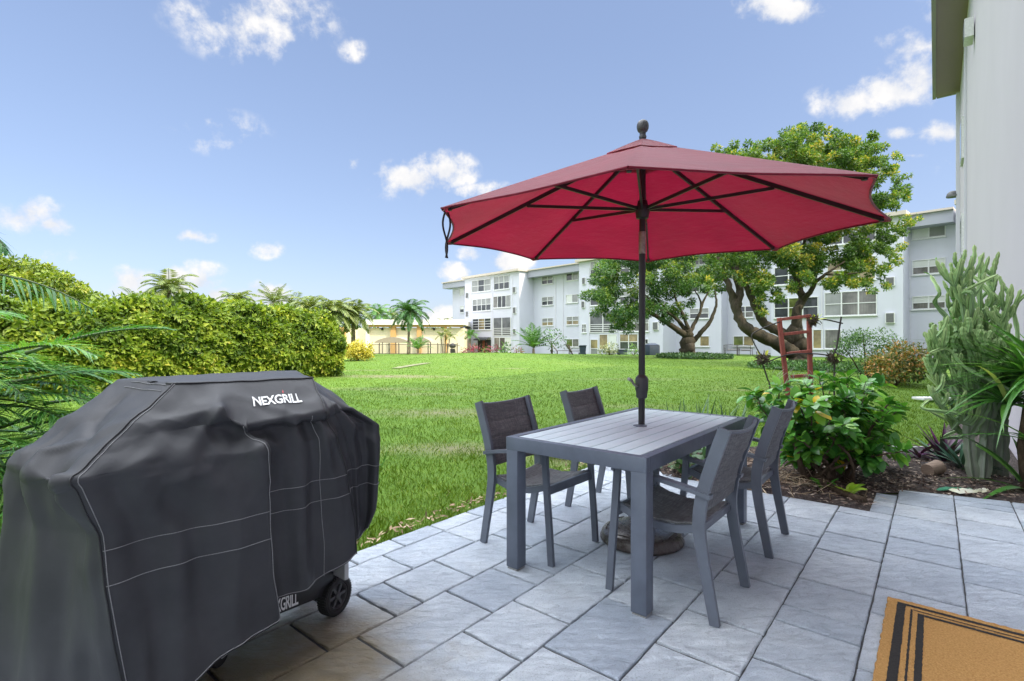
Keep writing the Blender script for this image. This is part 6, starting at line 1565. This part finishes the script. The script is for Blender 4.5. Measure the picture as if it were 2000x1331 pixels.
# ------------------------------------------------------------------ little things around
M_tan = simple('tan_fibre_pot', (.34, .25, .19), (.22, .155, .12), 18, .85, stretch=(1, 1, 9), bstr=.5)
c = A(1822, 930, 4.83); c.z = .07
pt = thing('pot', 'short tan ribbed pot lying tipped over on the mulch in front of the purple plant', 'pot', Vector((c.x, c.y, .02)), R(20)); rot = Matrix.Rotation(R(82), 3, 'Y')
b = MB(); prof = []
for i in range(10): z = -.08+.16*i/9; prof += [(.058+.006*math.sin(i*3.1)+.006*i/9, z)]
b.lathe(prof+[(.060, .08), (.055, .05), (.05, -.06)], (0, 0, .05), 28, axis=rot); b.build('pot_body', M_tan, pt, angle=R(50))
def rag(name, label, cat, px0, px1, py, Z, wd, m, seed, hgt=.03):
    random.seed(seed); a, c = A(px0, py[0], Z), A(px1, py[1], Z*EYE/(EYE)); ctr = (a+c)/2; ctr.z = .0; t = thing(name, label, cat, Vector((ctr.x, ctr.y, .012))); n, mrows = 26, 9; vs = []; d = Vector((c.x-a.x, c.y-a.y+(.0), 0)); L = d.length; d.normalize(); s = Vector((-d.y, d.x, 0))
    for sd in (0, 1):
        for j in range(mrows+1):
            for i in range(n+1):
                u = i/n-.5; v = j/mrows-.5; ww = wd*(.6+.4*math.sin(u*7+seed))*(1-.5*abs(u)**2); z = hgt*(.35+.5*mn.noise((u*6+seed, v*4, 0))+.3*mn.noise((u*15, v*9, seed)))*(1-(2*abs(v))**2*.8)*(1-(2*abs(u))**4*.8)
                q = d*u*L+s*(v*ww+.02*math.sin(u*9+seed)); vs.append(Vector((q.x, q.y, max(z, .002) if sd else -.004)))
    o = (n+1)*(mrows+1); fs = []
    for j in range(mrows):
        for i in range(n): k = o+j*(n+1)+i; fs.append((k, k+1, k+n+2, k+n+1))
    b = MB(); b.add(vs, fs); b.build(cat.replace(' ', '_')+'_body' if False else 'crumpled_sheet', m, t, smooth=True); return t
g1, g2 = G(1826, 954), G(1905, 962)
rag('green_cloth', 'crumpled green gardening cloth at the edge of the paving by the mulch', 'cloth', 1826, 1902, (957, 962), 4.35, .075, simple('green_fabric', (.05, .26, .14), (.02, .13, .07), 30, .7), 3, .035)
rag('plastic_bag', 'crumpled pale yellow and white bag lying beside the green cloth', 'bag', 1862, 1945, (952, 972), 4.28, .15, simple('pale_yellow_plastic', (.66, .64, .38), (.72, .74, .70), 7, .4), 11, .05)
random.seed(21)
M_whitew = simple('white_painted_board', (.70, .70, .70), (.58, .58, .57), 6, .6)
bd = thing('white_board', 'flat white board lying on the grass left of the cactus', 'board', Vector((A(1832, 780, 11.1).x, 11.05, ground_h(9.2, 11.05)+.05)))
b = MB(); b.box((0, 0, .02), (1.05, .30, .05), Matrix.Rotation(R(6), 3, 'Z'), bev=.01); b.box((.2, .1, .055), (.5, .12, .02), Matrix.Rotation(R(9), 3, 'Z'), bev=.004); b.build('board_plank', M_whitew, bd)
# pale edging strip where lawn meets bed
es = MB(); pts = [UW(6.6, 1.62), UW(6.95, 1.2), UW(7.2, .75), UW(7.32, .3), UW(7.5, .1)]; es.ribbon([Vector((q.x, q.y, .02)) for q in spline(pts, 5)], .10, .03, (0, 0, 1)); 
bm_ = es.build('bed_edging', simple('pale_concrete_edging', (.50, .51, .52), (.38, .39, .40), 14, .8)); tag(bm_, 'thin pale concrete edging between the lawn and the mulch bed', 'edging')
# fallen palm sheaths on the lawn beside the table
GF = 'fallen palm pieces on the lawn behind the chairs'
for k, (px, py, L, a, lab) in enumerate(((1075, 884, .55, .3, 'long pale fallen frond piece on the grass behind the table leg'), (1100, 896, .42, -.35, 'shorter split frond piece lying nearer the paving'), (1118, 889, .30, 1.0, 'small curled husk at the right end of the fallen fronds'))):
    p = G(px, py); t = thing('fallen_frond', lab, 'fallen frond', p, a, GF); b = MB()
    for s_ in range(5): y = (s_-2)*.028; b.ribbon(spline([(-L/2, y, .035), (-L*.1, y*1.3, .06), (L*.25, y*1.1, .045), (L/2, y*.5, .03)], 4), .02, .006, (0, 1, 0))
    b.build('husk', simple('pale_green_husk', (.36, .40, .26), (.20, .22, .13), 14, .7), t)
# leaf litter along the edge of the paving
n = 260; uu = rng.uniform(.8, 4.6, n); C = np.array([tuple(UW(u, 2.72+abs(random.gauss(0, .06)), .012+random.random()*.02)) for u in uu]); V, F, T = leaf_arrays(C, rng.normal(size=(n, 3))*np.array([1, 1, .2]), rand_dirs(n)*.3+np.array([0, 0, 1]), rng.uniform(.03, .09, n), rng.uniform(.008, .022, n), rng.random(n)*.75, .1)
tag(npmesh('leaf_litter', V, F, L_dry, tone=T), 'dead brown leaves along the paving edge of the lawn', 'leaf litter', kind='stuff')
# pale foot path crossing the far lawn
def path(pts, wd, name):
    P = spline([G(*q) for q in pts], 6); vs = []; k = len(P)
    for i, p in enumerate(P):
        d = (P[min(i+1, k-1)]-P[max(i-1, 0)]); s = Vector((-d.y, d.x, 0)).normalized()
        for sg in (-1, 1): q = p+s*sg*wd*random.uniform(.42, .58); vs.append(Vector((q.x, q.y, ground_h(q.x, q.y)+.03)))
    b = MB(); b.add(vs, [(2*i, 2*i+1, 2*i+3, 2*i+2) for i in range(k-1)]); o = b.build(name, simple('worn_sandy_path', (.22, .21, .13), (.12, .15, .05), 3, .9)); tag(o, kind='structure')
path([(772, 719.5), (800, 714.5), (836, 709)], .45, 'path')

# ------------------------------------------------------------------ areca palm at the left edge
def areca():
    base = Vector((-3.35, 2.75, -.03)); t = thing('areca_palm', 'feathery green palm with long fronds reaching in behind the barbecue at the left edge', 'palm tree', base); arrs = []; ribs = MB(); b = MB()
    specs = [((-2.75,2.55,1.0), (-2.0,2.95,1.62), 1.55, 1.15, .34), ((-3.1,2.6,1.7), (-2.55,2.75,2.15), 1.0, 1.5, .30)]
    def add(s, tip_dir, L, droop, ll, tone, hang=.55): 
        ar, pts = frond_arrays(s, tip_dir, L, droop, 34, ll, .0135, hang, tone, .22, seg=4, vee=.45); arrs.append(ar); ribs.tube(pts, [.011*(1-.75*i/14) for i in range(15)], 6)
    # the high frond crossing the sky over the hedge
    add(Vector((-3.35, 2.5, 1.52)), (1, .08, .30), 1.28, .95, .24, .40, 1.0)
    add(Vector((-3.0, 2.5, 1.85)), (.8, .10, .30), .55, 1.7, .20, .30, .9)
    for k in range(60):
        a = random.uniform(-.35, 1.3); z = random.uniform(.12, 1.25); e = random.uniform(.05, 1.0 if z < .6 else .5); s = base+Vector((random.uniform(-.25, .55), random.uniform(-.35, .5), z)); d = (math.cos(a)*math.cos(e), math.sin(a)*math.cos(e), math.sin(e)*.8)
        L = random.uniform(.75, 1.2)*(1.0 if z < .75 else .68); add(s, d, L, random.uniform(.5, 1.4), random.uniform(.20, .30), random.gauss(.6, .16), random.uniform(.0, .4))
    for k in range(14):
        a = random.uniform(1.0, 5.2); e = random.uniform(.3, 1.1); s = base+Vector((random.uniform(-.4, .2), random.uniform(-.4, .4), random.uniform(.3, 1.2))); add(s, (math.cos(a)*math.cos(e), math.sin(a)*math.cos(e), math.sin(e)), 1.1, 1.3, .3, random.gauss(.5, .12))
    for k in range(9):
        q = base+Vector((random.uniform(-.35, .35), random.uniform(-.4, .4), 0)); b.tube([q, q+Vector((random.uniform(-.05, .1), 0, .6)), q+Vector((random.uniform(-.1, .25), 0, 1.3))], [.026, .022, .012], 8)
    wp(b.build('stem', B_green, t, smooth=True), t); V, F, T = merge(arrs); f = npmesh('fronds', V, F, L_areca, tone=T); wp(f, t); ribs.build('midribs', B_green, f, smooth=True)
areca()
# low ferny growth and taller grass behind the barbecue
n = 5200; C = np.array([tuple(Vector((random.uniform(-4.6, -1.2), random.uniform(2.6, 5.2), 0))) for _ in range(n)]); keep = np.array([(-x*CT+y*ST) > 2.78 and (x < -1.75 or y > 3.3) and random.random() < min(1, (-x-1.0)*.45) for x, y, _ in C]); C = C[keep]; n = len(C); C[:, 2] = -.03
V, F, T = big_leaf_arrays(C, rng.normal(size=(n, 3))*.45+np.array([0, 0, 1]), rand_dirs(n), rng.uniform(.10, .34, n), rng.uniform(.008, .014, n), np.clip(rng.normal(.6, .2, n), 0, 1), .35, .1, 3, lambda t_: max(1-t_**2, .02))
tag(npmesh('tall_grass', V, F, L_areca, tone=T), 'taller grass and ferny shoots at the foot of the left palm', 'grass', kind='stuff')

# ------------------------------------------------------------------ small furniture in front of the apartment block
M_bin = metal_paint('dark_blue_plastic', (.03, .045, .08), .5); M_iron = metal_paint('brown_wrought_iron', (.09, .075, .07), .5); M_cush = simple('faded_cushion', (.35, .33, .31), (.2, .19, .19), 3, .9)
def stand(px, Z): p = A(px, 660, Z); p.z = ground_h(p.x, p.y); return p
p = stand(884, 56); t = thing('black_barbecue', 'small black kettle barbecue at the left corner of the apartment block', 'barbecue', p)
b = MB(); b.lathe([(.05, .62), (.28, .70), (.36, .85), (.36, .92), (.30, 1.08), (.12, 1.18), (.03, 1.2)], n=20); b.build('kettle', M_cart, t, angle=R(50)); b = MB()
for a in (0, 2.1, 4.2): b.tube([(.2*math.cos(a), .2*math.sin(a), .7), (.32*math.cos(a), .32*math.sin(a), 0)], .025, 6)
b.box((.55, 0, .92), (.5, .45, .05), bev=.01); b.box((-.5, 0, .92), (.4, .4, .05), bev=.01); b.box((0, 0, .35), (.5, .4, .45), bev=.02); b.build('stand_frame', M_cart, t)
p = stand(1138, 46); t = thing('dustbin', 'dark blue wheeled bin standing left of the second bay door', 'bin', p); b = MB(); vs = []
for s, z in ((.22, .05), (.29, .74)): vs += [(-s, -s, z), (s, -s, z), (s, s, z), (-s, s, z)]
b.add(vs, [(3,2,1,0), (4,5,6,7), (0,1,5,4), (1,2,6,5), (2,3,7,6), (3,0,4,7)]); b.build('bin_body', M_bin, t); b = MB(); b.box((0, -.02, .78), (.64, .66, .07), Matrix.Rotation(R(-8), 3, 'X'), bev=.03); b.build('lid', M_bin, t)
b = MB()
for s in (-1, 1): b.lathe([(.02, -.04), (.1, -.04), (.1, .04), (.02, .04)], (s*.28, .3, .1), 14, axis=Matrix.Rotation(math.pi/2, 3, 'Y'))
b.build('wheel', M_rubber, t)
p = stand(1273, 45); t = thing('storage_box', 'dark blue grey covered box by the wall behind the umbrella pole', 'storage box', p, R(20)); b = MB(); b.box((0, 0, .45), (1.0, .8, .9), bev=.06); b.build('box_body', M_bin, t, angle=R(40)); b = MB(); b.add([(-.52, -.42, .9), (.52, -.42, .9), (.52, .42, .9), (-.52, .42, .9), (-.35, -.05, 1.06), (.35, -.05, 1.06)], [(0,1,5,4), (1,2,5), (2,3,4,5), (3,0,4)]); b.build('lid', M_bin, t)
b = MB(); 
for s in (-1, 1): b.bar((.62, s*.25, 0), (.62, s*.25, .85), .04, .04)
b.bar((.62, -.25, .85), (.62, .25, .85), .04, .04); b.build('side_frame', M_iron, t)
p = stand(1215, 46); t = thing('planter_box', 'low dark planter box between the two pale bushes', 'planter', p); b = MB(); b.box((0, 0, .25), (.85, .4, .42), bev=.02); b.box((0, 0, .48), (.92, .46, .06), bev=.02); b.build('planter_body', M_bin, t)
GL = 'low loungers on the grass at the block'
def lounger(px, Z, rz, label):
    t = thing('garden_lounger', label, 'lounger', stand(px, Z), rz, GL); b = MB(); b.box((0, 0, .32), (1.3, .6, .05), bev=.01); b.build('seat', M_iron, t); b = MB(); b.box((-.80, 0, .60), (.75, .6, .05), Matrix.Rotation(R(52), 3, 'Y'), bev=.01); b.build('backrest', M_iron, t)
    for sx in (-.55, .55):
        for sy in (-.26, .26): b = MB(); b.bar((sx, sy, 0), (sx, sy, .3), .04, .04); b.build('leg', M_iron, t)
lounger(1100, 47, R(-10), 'dark lounger with raised back left of the thin bare tree'); lounger(1127, 46.5, R(8), 'dark flat lounger between the thin bare tree and the dark bin')
GB = 'wrought iron benches against the block'
def bench(px, Z, rz, label):
    t = thing('garden_bench', label, 'bench', stand(px, Z), rz, GB); b = MB(); 
    for k in range(6): b.bar((-.55, -.22+.09*k, .43), (.55, -.22+.09*k, .43), .05, .02)
    b.build('seat', M_iron, t); b = MB()
    for k in range(12): x = -.52+k*.0945; b.bar((x, .27, .44), (x, .34, .88), .025, .025)
    b.tube([(-.55, .27, .46), (-.55, .34, .90), (0, .35, .96), (.55, .34, .90), (.55, .27, .46)], .025, 6); b.build('backrest', M_iron, t)
    for s in (-1, 1):
        b = MB(); b.tube([(s*.53, -.24, 0), (s*.53, -.24, .64), (s*.53, .3, .66)], .025, 6); b.tube([(s*.53, .27, 0), (s*.53, .27, .5)], .025, 6); b.build('arm', M_iron, t)
    b = MB(); b.box((.1, .05, .5), (.7, .45, .09), bev=.03); b.build('cushion', M_cush, t)
bench(1428, 45.5, R(-12), 'brown iron garden bench on the left of the pair against the block wall'); bench(1455, 44.5, R(-8), 'brown iron garden bench on the right of the pair, nearer the leaning tree')
